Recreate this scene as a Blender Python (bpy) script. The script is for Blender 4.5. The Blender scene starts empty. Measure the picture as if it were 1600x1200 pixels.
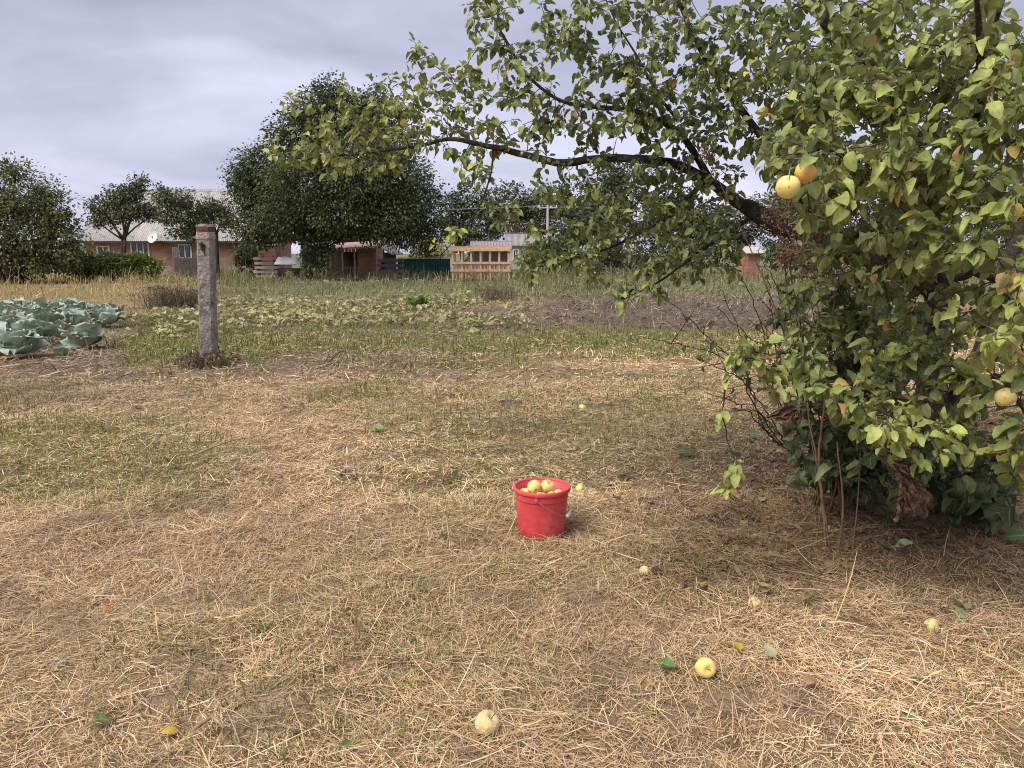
import bpy, math, random
import numpy as np
from mathutils import Vector, Matrix

random.seed(11)
RNG = np.random.default_rng(11)
R = math.radians

# ------------------------------------------------------------------ camera, world, sun, exposure
scene = bpy.context.scene
CAM_H, PITCH, FPX = 1.5, R(9.7), 1202.0          # FPX: focal length for a 1600 px wide picture
cam_data = bpy.data.cameras.new('camera')
cam_data.sensor_width = 36.0
cam_data.lens = 36.0 * FPX / 1600.0
cam_data.clip_start, cam_data.clip_end = 0.05, 3000.0
cam = bpy.data.objects.new('camera', cam_data)
scene.collection.objects.link(cam)
cam.location = (0, 0, CAM_H)
cam.rotation_euler = (math.pi / 2 - PITCH, 0, 0)
scene.camera = cam

SUN_EL, SUN_AZ = R(52), R(-128)                   # azimuth from +Y towards +X: behind the camera, from the left
world = bpy.data.worlds.new('World')
scene.world = world
world.use_nodes = True
wn, wl = world.node_tree.nodes, world.node_tree.links
wn.clear()
w_out = wn.new('ShaderNodeOutputWorld')
w_sky = wn.new('ShaderNodeTexSky'); w_sky.sky_type = 'NISHITA'; w_sky.sun_disc = False
w_sky.sun_elevation = SUN_EL; w_sky.sun_rotation = SUN_AZ
w_bg1 = wn.new('ShaderNodeBackground'); w_bg1.inputs['Strength'].default_value = 0.06
wl.new(w_sky.outputs[0], w_bg1.inputs['Color'])
w_tc = wn.new('ShaderNodeTexCoord')
w_sep = wn.new('ShaderNodeSeparateXYZ'); wl.new(w_tc.outputs['Generated'], w_sep.inputs[0])
w_abs = wn.new('ShaderNodeMath'); w_abs.operation = 'ABSOLUTE'; wl.new(w_sep.outputs['Z'], w_abs.inputs[0])
w_add = wn.new('ShaderNodeMath'); w_add.operation = 'ADD'; wl.new(w_abs.outputs[0], w_add.inputs[0]); w_add.inputs[1].default_value = 0.165
w_dx = wn.new('ShaderNodeMath'); w_dx.operation = 'DIVIDE'; wl.new(w_sep.outputs['X'], w_dx.inputs[0]); wl.new(w_add.outputs[0], w_dx.inputs[1])
w_dy = wn.new('ShaderNodeMath'); w_dy.operation = 'DIVIDE'; wl.new(w_sep.outputs['Y'], w_dy.inputs[0]); wl.new(w_add.outputs[0], w_dy.inputs[1])
w_cmb = wn.new('ShaderNodeCombineXYZ'); wl.new(w_dx.outputs[0], w_cmb.inputs[0]); wl.new(w_dy.outputs[0], w_cmb.inputs[1])
w_cmb.inputs[2].default_value = 16.3
w_n1 = wn.new('ShaderNodeTexNoise'); w_n1.inputs['Scale'].default_value = 0.8; w_n1.inputs['Detail'].default_value = 7
w_n1.inputs['Roughness'].default_value = 0.5; w_n1.inputs['Distortion'].default_value = 0.35
wl.new(w_cmb.outputs[0], w_n1.inputs['Vector'])
w_ramp = wn.new('ShaderNodeValToRGB')
w_ramp.color_ramp.elements[0].position = 0.33; w_ramp.color_ramp.elements[0].color = (0.142, 0.142, 0.188, 1)
w_ramp.color_ramp.elements[1].position = 0.68; w_ramp.color_ramp.elements[1].color = (0.292, 0.288, 0.362, 1)
e = w_ramp.color_ramp.elements.new(0.5); e.color = (0.206, 0.204, 0.266, 1)
wl.new(w_n1.outputs[0], w_ramp.inputs[0])
w_bg2 = wn.new('ShaderNodeBackground'); w_bg2.inputs['Strength'].default_value = 1.0
wl.new(w_ramp.outputs[0], w_bg2.inputs['Color'])
w_mix = wn.new('ShaderNodeMixShader'); w_mix.inputs[0].default_value = 0.94
wl.new(w_bg1.outputs[0], w_mix.inputs[1]); wl.new(w_bg2.outputs[0], w_mix.inputs[2])
wl.new(w_mix.outputs[0], w_out.inputs['Surface'])

sun_data = bpy.data.lights.new('sun', 'SUN')
sun_data.energy = 1.5; sun_data.angle = R(46); sun_data.color = (1.0, 0.93, 0.81)
sun = bpy.data.objects.new('sun', sun_data)
scene.collection.objects.link(sun)
_sd = Vector((math.sin(SUN_AZ) * math.cos(SUN_EL), math.cos(SUN_AZ) * math.cos(SUN_EL), math.sin(SUN_EL)))
sun.rotation_euler = (-_sd).to_track_quat('-Z', 'Y').to_euler()
sun.location = _sd * 50

scene.view_settings.view_transform = 'Standard'
scene.view_settings.look = 'None'
scene.view_settings.exposure = 1.55
scene.view_settings.gamma = 1.0
scene.view_settings.use_curve_mapping = False
scene.cycles.use_denoising = True
scene.cycles.denoiser = 'OPENIMAGEDENOISE'
scene.cycles.denoising_prefilter = 'NONE'
scene.cycles.max_bounces = 4
scene.cycles.diffuse_bounces = 3
scene.cycles.transparent_max_bounces = 4
scene.cycles.filter_width = 1.05

# ------------------------------------------------------------------ pixel <-> place helpers
_fw = np.array([0, math.cos(PITCH), -math.sin(PITCH)])
_up = np.array([0, math.sin(PITCH), math.cos(PITCH)])
def ray(px, py):
    return _fw + (px - 800) / FPX * np.array([1., 0, 0]) - (py - 600) / FPX * _up
def at(px, py, Y):
    d = ray(px, py)
    return np.array([0, 0, CAM_H]) + d * (Y / d[1])
def gr(px, py):
    d = ray(px, py)
    return np.array([0, 0, CAM_H]) + d * (CAM_H / -d[2])
def proj(P):
    P = np.asarray(P, float)
    q = P - np.array([0, 0, CAM_H])
    dep = q @ _fw
    dep = np.where(np.abs(dep) < 1e-3, 1e-3, dep)
    return 800 + FPX * q[..., 0] / dep, 600 - FPX * (q @ _up) / dep, dep

# ------------------------------------------------------------------ numpy noise
_tab = RNG.random((256, 256)).astype(np.float64)
def vn(x, y, s=0):
    x = np.asarray(x, float) + s * 37.13; y = np.asarray(y, float) + s * 91.7
    xi = np.floor(x).astype(int); yi = np.floor(y).astype(int)
    fx = x - xi; fy = y - yi
    fx = fx * fx * (3 - 2 * fx); fy = fy * fy * (3 - 2 * fy)
    a = _tab[xi & 255, yi & 255]; b = _tab[(xi + 1) & 255, yi & 255]
    c = _tab[xi & 255, (yi + 1) & 255]; d = _tab[(xi + 1) & 255, (yi + 1) & 255]
    return (a * (1 - fx) + b * fx) * (1 - fy) + (c * (1 - fx) + d * fx) * fy
def fbm(x, y, s=0, o=4):
    t = 0; amp = 0.5; n = 0
    for i in range(o):
        t = t + amp * vn(np.asarray(x) * 2 ** i, np.asarray(y) * 2 ** i, s + i * 3); n += amp; amp *= 0.5
    return t / n
def sst(a, b, x):
    t = np.clip((x - a) / (b - a), 0, 1); return t * t * (3 - 2 * t)

# ------------------------------------------------------------------ mesh helpers
COL = scene.collection
def link(o, parent=None):
    COL.objects.link(o)
    if parent is not None: o.parent = parent
    return o
def tag(o, label=None, cat=None, group=None, kind=None):
    if label: o['label'] = label
    if cat: o['category'] = cat
    if group: o['group'] = group
    if kind: o['kind'] = kind
    return o
def empty(name, loc=(0, 0, 0), rz=0.0):
    o = bpy.data.objects.new(name, None); link(o)
    o.empty_display_size = 0.1
    o.location = loc; o.rotation_euler = (0, 0, rz)
    return o
def np_mesh(name, V, F, col=None, uv=None, smooth=False):
    """V (n,3); F (m,k) uniform or list of such arrays; col (n,3|4) point colours; uv (n,2) point attribute 'puv'"""
    Fs = F if isinstance(F, list) else [F]
    Fs = [np.asarray(f, np.int32) for f in Fs if len(f)]
    me = bpy.data.meshes.new(name)
    V = np.asarray(V, np.float32)
    me.vertices.add(len(V)); me.vertices.foreach_set('co', V.ravel())
    loops = np.concatenate([f.ravel() for f in Fs])
    sizes = np.concatenate([np.full(len(f), f.shape[1], np.int32) for f in Fs])
    starts = np.concatenate([[0], np.cumsum(sizes)[:-1]]).astype(np.int32)
    me.loops.add(len(loops)); me.loops.foreach_set('vertex_index', loops)
    me.polygons.add(len(sizes)); me.polygons.foreach_set('loop_start', starts)
    try: me.polygons.foreach_set('loop_total', sizes)
    except Exception: pass
    me.update(calc_edges=True)
    if col is not None:
        col = np.asarray(col, np.float32)
        if col.shape[1] == 3: col = np.concatenate([col, np.ones((len(col), 1), np.float32)], 1)
        a = me.attributes.new('Col', 'FLOAT_COLOR', 'POINT'); a.data.foreach_set('color', col.ravel())
    if uv is not None:
        a = me.attributes.new('puv', 'FLOAT2', 'POINT'); a.data.foreach_set('vector', np.asarray(uv, np.float32).ravel())
    me.polygons.foreach_set('use_smooth', np.full(len(sizes), bool(smooth)))
    me.validate()
    return me
class MB:
    def __init__(s): s.V = []; s.F = {3: [], 4: []}; s.C = []; s.U = []; s.n = 0
    def add(s, V, F, col=None, uv=None):
        V = np.asarray(V, float); F = F if isinstance(F, list) else [F]
        for f in F:
            f = np.asarray(f)
            if len(f): s.F[f.shape[1]].append(f + s.n)
        s.V.append(V); s.n += len(V)
        if col is not None:
            col = np.asarray(col, float)
            s.C.append(np.tile(col, (len(V), 1)) if col.ndim == 1 else col)
        if uv is not None: s.U.append(uv)
        return s
    def box(s, lo, hi, M=None, col=None):
        lo = np.array(lo, float); hi = np.array(hi, float)
        V = np.array([[x, y, z] for z in (lo[2], hi[2]) for y in (lo[1], hi[1]) for x in (lo[0], hi[0])])
        F = np.array([[0, 2, 3, 1], [4, 5, 7, 6], [0, 1, 5, 4], [2, 6, 7, 3], [0, 4, 6, 2], [1, 3, 7, 5]])
        if M is not None: V = V @ np.array(M)[:3, :3].T + np.array(M)[:3, 3]
        return s.add(V, F, col)
    def tube(s, P, r, sides=6, col=None, cap=True):
        V, F = tube(P, r, sides, cap); return s.add(V, F, col)
    def mesh(s, name, smooth=False):
        Fs = [np.concatenate(f) for f in s.F.values() if f]
        return np_mesh(name, np.concatenate(s.V), Fs, np.concatenate(s.C) if s.C else None, np.concatenate(s.U) if s.U else None, smooth)
    def build(s, name, mat, parent=None, smooth=False):
        me = s.mesh(name, smooth)
        if mat: me.materials.append(mat)
        return link(bpy.data.objects.new(name, me), parent)
def obj(name, me, mat=None, parent=None):
    if mat and not me.materials: me.materials.append(mat)
    return link(bpy.data.objects.new(name, me), parent)
def frames(P):
    P = np.asarray(P, float)
    T = np.gradient(P, axis=0); T /= np.maximum(np.linalg.norm(T, axis=1, keepdims=True), 1e-9)
    a = np.array([0, 0, 1.]) if abs(T[0, 2]) < 0.9 else np.array([1., 0, 0])
    n = np.cross(T[0], a); n /= np.linalg.norm(n); N = [n]
    for i in range(1, len(P)):
        n = N[-1] - T[i] * np.dot(N[-1], T[i]); l = np.linalg.norm(n)
        N.append(n / l if l > 1e-6 else N[-1])
    N = np.array(N); return T, N, np.cross(T, N)
def tube(P, r, sides=6, cap=True, bump=0.0, seed=0):
    P = np.asarray(P, float); r = np.broadcast_to(np.asarray(r, float), (len(P),))
    T, N, B = frames(P)
    th = np.linspace(0, 2 * math.pi, sides, endpoint=False)
    rr = r[:, None] * np.ones(sides)
    if bump:
        g = np.random.default_rng(seed); rr = rr * (1 + bump * (g.random(rr.shape) - 0.5) * 2)
    V = P[:, None] + rr[..., None] * (np.cos(th)[None, :, None] * N[:, None] + np.sin(th)[None, :, None] * B[:, None])
    n = len(P); V = V.reshape(-1, 3)
    i = np.arange(n - 1)[:, None] * sides; j = np.arange(sides)[None]; k = (j + 1) % sides
    F = np.stack([i + j, i + k, i + sides + k, i + sides + j], -1).reshape(-1, 4)
    Fs = [F]
    if cap:
        V = np.concatenate([V, P[:1], P[-1:]]); c0, c1 = n * sides, n * sides + 1
        j = np.arange(sides); k = (j + 1) % sides
        Fs.append(np.stack([np.full(sides, c0), k, j], 1)); Fs.append(np.stack([np.full(sides, c1), (n - 1) * sides + j, (n - 1) * sides + k], 1))
    return V, Fs
def lathe(prof, seg=24):
    prof = np.array(prof, float); n = len(prof)
    th = np.linspace(0, 2 * math.pi, seg, endpoint=False)
    V = np.stack([prof[:, 0, None] * np.cos(th), prof[:, 0, None] * np.sin(th), np.repeat(prof[:, 1, None], seg, 1)], -1).reshape(-1, 3)
    i = np.arange(n - 1)[:, None] * seg; j = np.arange(seg)[None]; k = (j + 1) % seg
    return V, np.stack([i + j, i + k, i + seg + k, i + seg + j], -1).reshape(-1, 4)
def spline(C, step=0.05):
    """Catmull-Rom through control points (any columns), first three columns are a place"""
    C = np.asarray(C, float); E = np.concatenate([[2 * C[0] - C[1]], C, [2 * C[-1] - C[-2]]])
    out = []
    for i in range(1, len(E) - 2):
        L = np.linalg.norm(E[i + 1, :3] - E[i, :3]); m = max(2, int(L / step))
        t = np.linspace(0, 1, m, endpoint=False)[:, None]
        out.append(0.5 * ((2 * E[i]) + (-E[i - 1] + E[i + 1]) * t + (2 * E[i - 1] - 5 * E[i] + 4 * E[i + 1] - E[i + 2]) * t ** 2
                          + (-E[i - 1] + 3 * E[i] - 3 * E[i + 1] + E[i + 2]) * t ** 3))
    out.append(C[-1:]); return np.concatenate(out)
def nrm(v): return v / np.maximum(np.linalg.norm(v, axis=-1, keepdims=True), 1e-9)

# ------------------------------------------------------------------ materials
def mat(name, base=(0.5, 0.5, 0.5), rough=0.7, attr=False, noise=None, var=0.25, bump=0.0, bscale=40., spec=0.35, transl=0.0, coord='Object', extra=None, metal=0.0):
    m = bpy.data.materials.new(name); m.use_nodes = True
    nt = m.node_tree; n, l = nt.nodes, nt.links
    b = n['Principled BSDF']; b.inputs['Roughness'].default_value = rough; b.inputs['Metallic'].default_value = metal
    b.inputs['Specular IOR Level'].default_value = spec
    if attr:
        a = n.new('ShaderNodeAttribute'); a.attribute_name = 'Col'; c = a.outputs['Color']
    else:
        a = n.new('ShaderNodeRGB'); a.outputs[0].default_value = (*base, 1); c = a.outputs[0]
    tc = n.new('ShaderNodeTexCoord')
    if noise:
        for sc in (noise if isinstance(noise, (tuple, list)) else [noise]):
            t = n.new('ShaderNodeTexNoise'); t.inputs['Scale'].default_value = sc; t.inputs['Detail'].default_value = 5
            l.new(tc.outputs[coord], t.inputs['Vector'])
            mr = n.new('ShaderNodeMapRange'); mr.inputs[1].default_value = 0.3; mr.inputs[2].default_value = 0.7
            mr.inputs[3].default_value = 1 - var; mr.inputs[4].default_value = 1 + var
            l.new(t.outputs[0], mr.inputs[0])
            mu = n.new('ShaderNodeVectorMath'); mu.operation = 'MULTIPLY'; l.new(c, mu.inputs[0]); l.new(mr.outputs[0], mu.inputs[1]); c = mu.outputs[0]
    if extra: c = extra(n, l, tc, c)
    l.new(c, b.inputs['Base Color'])
    if bump:
        t = n.new('ShaderNodeTexNoise'); t.inputs['Scale'].default_value = bscale; t.inputs['Detail'].default_value = 6
        l.new(tc.outputs[coord], t.inputs['Vector'])
        bp = n.new('ShaderNodeBump'); bp.inputs['Strength'].default_value = bump; bp.inputs['Distance'].default_value = 0.02
        l.new(t.outputs[0], bp.inputs['Height']); l.new(bp.outputs[0], b.inputs['Normal'])
    if transl:
        tr = n.new('ShaderNodeBsdfTranslucent'); l.new(c, tr.inputs['Color'])
        mx = n.new('ShaderNodeMixShader'); mx.inputs[0].default_value = transl
        l.new(b.outputs[0], mx.inputs[1]); l.new(tr.outputs[0], mx.inputs[2]); l.new(mx.outputs[0], n['Material Output'].inputs['Surface'])
    return m
def spots(color, scale, lo, hi, coord='Object', typ='noise'):
    def f(n, l, tc, c):
        t = n.new('ShaderNodeTexNoise'); t.inputs['Scale'].default_value = scale; t.inputs['Detail'].default_value = 4
        l.new(tc.outputs[coord], t.inputs['Vector'])
        mr = n.new('ShaderNodeMapRange'); mr.inputs[1].default_value = lo; mr.inputs[2].default_value = hi; l.new(t.outputs[0], mr.inputs[0])
        mx = n.new('ShaderNodeMix'); mx.data_type = 'RGBA'; l.new(mr.outputs[0], mx.inputs[0]); l.new(c, mx.inputs[6]); mx.inputs[7].default_value = (*color, 1)
        return mx.outputs[2]
    return f
def chain(*fs):
    def f(n, l, tc, c):
        for g in fs: c = g(n, l, tc, c)
        return c
    return f
def leaf_veins(n, l, tc, c):
    a = n.new('ShaderNodeAttribute'); a.attribute_name = 'puv'
    s = n.new('ShaderNodeSeparateXYZ'); l.new(a.outputs['Vector'], s.inputs[0])
    ab = n.new('ShaderNodeMath'); ab.operation = 'ABSOLUTE'; l.new(s.outputs[0], ab.inputs[0])
    mr = n.new('ShaderNodeMapRange'); mr.inputs[1].default_value = 0.03; mr.inputs[2].default_value = 0.12; mr.inputs[3].default_value = 0.8; mr.inputs[4].default_value = 0.0
    l.new(ab.outputs[0], mr.inputs[0])
    # side veins
    m1 = n.new('ShaderNodeMath'); m1.operation = 'MULTIPLY_ADD'; l.new(ab.outputs[0], m1.inputs[0]); m1.inputs[1].default_value = -0.35; l.new(s.outputs[1], m1.inputs[2])
    m2 = n.new('ShaderNodeMath'); m2.operation = 'MULTIPLY'; l.new(m1.outputs[0], m2.inputs[0]); m2.inputs[1].default_value = 44.0
    m3 = n.new('ShaderNodeMath'); m3.operation = 'SINE'; l.new(m2.outputs[0], m3.inputs[0])
    m4 = n.new('ShaderNodeMapRange'); m4.inputs[1].default_value = 0.8; m4.inputs[2].default_value = 1.0; m4.inputs[3].default_value = 0; m4.inputs[4].default_value = 0.3
    l.new(m3.outputs[0], m4.inputs[0])
    mm = n.new('ShaderNodeMath'); mm.operation = 'MAXIMUM'; l.new(mr.outputs[0], mm.inputs[0]); l.new(m4.outputs[0], mm.inputs[1])
    mx = n.new('ShaderNodeMix'); mx.data_type = 'RGBA'; mx.blend_type = 'MIX'; l.new(mm.outputs[0], mx.inputs[0]); l.new(c, mx.inputs[6])
    sc = n.new('ShaderNodeMix'); sc.data_type = 'RGBA'; sc.inputs[0].default_value = 0.5; l.new(c, sc.inputs[6]); sc.inputs[7].default_value = (0.42, 0.45, 0.2, 1)
    l.new(sc.outputs[2], mx.inputs[7])
    # paler underside
    g = n.new('ShaderNodeNewGeometry')
    bf = n.new('ShaderNodeMath'); bf.operation = 'MULTIPLY'; l.new(g.outputs['Backfacing'], bf.inputs[0]); bf.inputs[1].default_value = 0.4
    m5 = n.new('ShaderNodeMix'); m5.data_type = 'RGBA'; l.new(bf.outputs[0], m5.inputs[0]); l.new(mx.outputs[2], m5.inputs[6]); m5.inputs[7].default_value = (0.27, 0.31, 0.17, 1)
    return m5.outputs[2]

M = {}
M['straw'] = mat('straw', attr=True, rough=0.62, spec=0.25, transl=0.12)
M['blade'] = mat('blade', attr=True, rough=0.6, spec=0.25, transl=0.25)
M['leaf'] = mat('leaf', attr=True, rough=0.50, spec=0.4, transl=0.26, noise=(60., 12.), var=0.2, extra=chain(leaf_veins, spots((0.16, 0.085, 0.03), 55., 0.70, 0.76)))
M['far_leaf'] = mat('far_leaf', attr=True, rough=0.55, spec=0.3, transl=0.22)
M['bark'] = mat('bark', (0.05, 0.04, 0.033), rough=0.9, noise=(18., 60.), var=0.4, bump=0.9, bscale=45., extra=chain(spots((0.17, 0.17, 0.145), 26., 0.60, 0.72), spots((0.24, 0.15, 0.04), 14., 0.67, 0.76)))
M['twig'] = mat('twig', (0.06, 0.045, 0.035), rough=0.85, noise=25., var=0.4, extra=spots((0.27, 0.26, 0.22), 18., 0.55, 0.68))
M['far_bark'] = mat('far_bark', (0.055, 0.043, 0.035), rough=0.95, noise=3., var=0.3)
M['dry_stem'] = mat('dry_stem', (0.19, 0.115, 0.07), rough=0.9, noise=30., var=0.35)
M['dry_leaf'] = mat('dry_leaf', (0.20, 0.12, 0.08), rough=0.8, noise=(25., 70.), var=0.4, bump=0.6, bscale=60., transl=0.1)
M['seed_head'] = mat('seed_head', attr=True, rough=0.9)
M['apple'] = mat('apple_skin', (0.80, 0.64, 0.22), rough=0.42, spec=0.45, noise=(9., 28.), var=0.10, extra=chain(spots((0.66, 0.66, 0.26), 16., 0.52, 0.72), spots((0.36, 0.19, 0.07), 70., 0.64, 0.70)))
M['apple_warm'] = mat('apple_skin_warm', (0.76, 0.53, 0.16), rough=0.42, spec=0.45, noise=(9., 28.), var=0.12, extra=chain(spots((0.66, 0.33, 0.08), 7., 0.5, 0.7), spots((0.25, 0.12, 0.04), 30., 0.68, 0.74)))
M['apple_pecked'] = mat('apple_skin_pecked', (0.72, 0.58, 0.28), rough=0.5, noise=(9., 28.), var=0.15, bump=.4, bscale=60., extra=chain(spots((0.74, 0.64, 0.42), 18., .5, .62), spots((0.14, 0.07, 0.03), 30., 0.63, 0.67)))
M['apple_old'] = mat('apple_skin_old', (0.70, 0.52, 0.24), rough=0.6, noise=(9., 30.), var=0.2, extra=spots((0.22, 0.11, 0.045), 16., 0.58, 0.66))
M['apple_stem'] = mat('apple_stem', (0.09, 0.06, 0.035), rough=0.9)
M['flesh'] = mat('apple_flesh', (0.66, 0.52, 0.30), rough=0.7, noise=40., var=0.2, extra=spots((0.25, 0.13, 0.05), 25., 0.56, 0.66))
M['red'] = mat('red_plastic', (0.70, 0.07, 0.085), rough=0.5, spec=0.45, noise=(6., 22.), var=0.12, extra=chain(spots((0.66, 0.17, 0.16), 6., 0.48, 0.75), spots((0.50, 0.24, 0.17), 75., 0.64, 0.76), spots((0.45, 0.02, 0.03), 11., 0.58, 0.75)))
M['wire'] = mat('wire', (0.28, 0.26, 0.25), rough=0.5, metal=0.6)
M['grip'] = mat('grip', (0.75, 0.74, 0.7), rough=0.5, noise=40., var=0.1)
M['cabbage'] = mat('cabbage', attr=True, rough=0.45, spec=0.4, transl=0.12, noise=(14.,), var=0.12, extra=leaf_veins)
M['cabbage_head'] = mat('cabbage_head', (0.25, 0.34, 0.24), rough=0.5, noise=9., var=0.15, bump=0.3, bscale=12.)
M['concrete'] = mat('concrete', (0.25, 0.225, 0.205), rough=0.95, noise=(4., 30.), var=0.28, bump=1.0, bscale=35., extra=chain(spots((0.10, 0.085, 0.075), 7., 0.55, 0.70), spots((0.30, 0.27, 0.25), 19., 0.6, 0.70)))
M['concrete_pale'] = mat('concrete_pale', (0.34, 0.29, 0.26), rough=0.95, noise=(9., 40.), var=0.25, bump=0.9, bscale=40.)
M['rust'] = mat('rust', (0.11, 0.05, 0.03), rough=0.9, noise=30., var=0.4)
M['dark_hole'] = mat('hollow', (0.035, 0.028, 0.025), rough=1.0)
M['soil'] = mat('soil', (0.17, 0.13, 0.10), rough=1.0, noise=(12., 60.), var=0.4, bump=1.0, bscale=40.)
M['stick'] = mat('stick', (0.34, 0.25, 0.15), rough=0.85, noise=(14., 60.), var=0.3)

def brick_mat(name, c1, c2, mortar):
    m = mat(name, c1, rough=0.9)
    n, l = m.node_tree.nodes, m.node_tree.links
    t = n.new('ShaderNodeTexBrick'); t.inputs['Color1'].default_value = (*c1, 1); t.inputs['Color2'].default_value = (*c2, 1); t.inputs['Mortar'].default_value = (*mortar, 1)
    t.inputs['Scale'].default_value = 1.0; t.inputs['Brick Width'].default_value = 0.26; t.inputs['Row Height'].default_value = 0.077; t.inputs['Mortar Size'].default_value = 0.008
    tc = n.new('ShaderNodeTexCoord'); s = n.new('ShaderNodeSeparateXYZ'); l.new(tc.outputs['Object'], s.inputs[0])
    ad = n.new('ShaderNodeMath'); l.new(s.outputs[0], ad.inputs[0]); l.new(s.outputs[1], ad.inputs[1])
    cb = n.new('ShaderNodeCombineXYZ'); l.new(ad.outputs[0], cb.inputs[0]); l.new(s.outputs[2], cb.inputs[1]); l.new(cb.outputs[0], t.inputs['Vector'])
    no = n.new('ShaderNodeTexNoise'); no.inputs['Scale'].default_value = 1.3; no.inputs['Detail'].default_value = 5; l.new(tc.outputs['Object'], no.inputs['Vector'])
    mr = n.new('ShaderNodeMapRange'); mr.inputs[1].default_value = .3; mr.inputs[2].default_value = .7; mr.inputs[3].default_value = .7; mr.inputs[4].default_value = 1.2; l.new(no.outputs[0], mr.inputs[0])
    mu = n.new('ShaderNodeVectorMath'); mu.operation = 'MULTIPLY'; l.new(t.outputs[0], mu.inputs[0]); l.new(mr.outputs[0], mu.inputs[1])
    l.new(mu.outputs[0], n['Principled BSDF'].inputs['Base Color'])
    return m
M['brick'] = brick_mat('brick_orange', (0.36, 0.20, 0.13), (0.29, 0.155, 0.10), (0.30, 0.24, 0.20))
M['brick2'] = brick_mat('brick_red', (0.38, 0.16, 0.10), (0.30, 0.12, 0.08), (0.32, 0.25, 0.21))
M['slate'] = mat('asbestos_sheet', (0.52, 0.50, 0.49), rough=0.95, noise=(0.8, 5.), var=0.22, extra=spots((0.16, 0.15, 0.145), 1.4, 0.52, 0.70))
M['slate2'] = mat('asbestos_sheet_pale', (0.58, 0.55, 0.53), rough=0.95, noise=(0.8, 5.), var=0.15)
M['dull_roof'] = mat('dull_roof', (0.36, 0.335, 0.34), rough=0.95, noise=(0.8, 5.), var=0.2)
M['white'] = mat('white_paint', (0.74, 0.74, 0.74), rough=0.5, noise=3., var=0.08)
M['glass'] = mat('window_glass', (0.03, 0.04, 0.05), rough=0.06, spec=0.8)
M['grey_wood'] = mat('grey_wood', (0.17, 0.15, 0.15), rough=0.9, noise=(3., 20.), var=0.3)
M['dark_wood'] = mat('dark_wood', (0.055, 0.04, 0.033), rough=0.9, noise=(3., 20.), var=0.3)
M['pale_wood'] = mat('pale_wood', (0.62, 0.42, 0.27), rough=0.75, noise=(3., 20.), var=0.18)
M['old_board'] = mat('old_board', (0.46, 0.39, 0.33), rough=0.85, noise=(3., 20.), var=0.22)
M['teal'] = mat('teal_metal', (0.012, 0.09, 0.085), rough=0.5, noise=2., var=0.2)
M['tarp'] = mat('tarp', (0.66, 0.68, 0.74), rough=0.5, noise=3., var=0.12)
M['pink_roof'] = mat('pinkish_roof', (0.48, 0.32, 0.28), rough=0.8, noise=2., var=0.15)
M['plaster'] = mat('plaster', (0.48, 0.45, 0.43), rough=0.9, noise=1.5, var=0.12)
M['grey_metal'] = mat('grey_metal', (0.40, 0.40, 0.41), rough=0.6)

# ------------------------------------------------------------------ ground relief and zones
def zone_px(x, y):
    """soft regions of the plot, given as where they lie on the ground"""
    x = np.asarray(x, float); y = np.asarray(y, float)
    P = np.stack([x, y, np.zeros_like(x)], -1)
    return proj(P)
def rect(px, py, x0, y0, x1, y1, sx=40, sy=10):
    return sst(x0 - sx, x0 + sx, px) * (1 - sst(x1 - sx, x1 + sx, px)) * sst(y0 - sy, y0 + sy, py) * (1 - sst(y1 - sy, y1 + sy, py))
def zones(x, y):
    x = np.asarray(x, float); y = np.asarray(y, float)
    yy = np.maximum(y, 0.8)
    px, py, _ = zone_px(x, yy)
    jx = (fbm(x * 0.7, y * 0.7, 5) - 0.5); jy = (fbm(x * 0.5, y * 0.5, 9) - 0.5)
    px = px + jx * 260; py = py + jy * np.clip((py - 400) * 0.35, 4, 120)
    z = {}
    z['soil'] = np.clip(rect(px, py, 790, 462, 1330, 515, 60, 8) + 0.62 * rect(px, py, -900, 572, 330, 622, 90, 20) + 0.6 * rect(px, py, 340, 550, 730, 588, 80, 16)
                        + 0.7 * rect(px, py, 0, 505, 210, 572, 30, 10) + 0.45 * rect(px, py, 400, 495, 780, 524, 40, 6), 0, 1)
    z['yellow'] = np.clip(rect(px, py, 330, 470, 770, 515, 30, 9) + 0.5 * rect(px, py, 215, 480, 330, 520, 20, 8), 0, 1)
    z['green'] = np.clip(rect(px, py, 195, 512, 1180, 556, 60, 22) * 0.9 + rect(px, py, 200, 480, 330, 575, 20, 10) * .7
                         + 0.7 * rect(px, py, -600, 650, 330, 800, 90, 40) + 0.35 * rect(px, py, 560, 600, 1150, 760, 120, 40), 0, 1)
    z['weeds'] = np.clip(rect(px, py, -3000, 405, 4000, 468, 60, 5), 0, 1)
    z['golden'] = rect(px, py, -2000, 425, 300, 474, 60, 4)
    z['litter'] = np.clip(rect(px, py, 1080, 640, 2300, 920, 120, 50), 0, 1)  # leaf litter under the apple tree; its colours also carry the tree's shade
    return z
def gz(x, y):
    x = np.asarray(x, float); y = np.asarray(y, float)
    near = 1 - sst(14, 30, y)
    h = 0.10 * (fbm(x * 0.35, y * 0.35, 1) - 0.5) + 0.075 * (fbm(x * 1.6, y * 1.6, 2, 3) - 0.5) * (0.4 + 0.6 * near)
    h = h + 0.05 * (fbm(x * 6, y * 6, 3, 3) - 0.5) * near
    # tilled strip
    px, py, _ = zone_px(x, np.maximum(y, .8))
    till = rect(px, py, 790, 460, 1330, 516, 60, 8)
    h = h + till * (0.30 * (fbm(x * 2.6, y * 2.0, 7, 4) - 0.4) + 0.03 * np.sin(y * 5.5 + 3 * fbm(x * .5, y * .5, 8)))
    # flatten where the bucket stands
    b = gr(846, 834); d = np.hypot(x - b[0], y - b[1]); h = h * sst(0.14, 0.5, d)
    return h
def gzs(x, y): return float(gz(np.array([x]), np.array([y]))[0])

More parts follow.
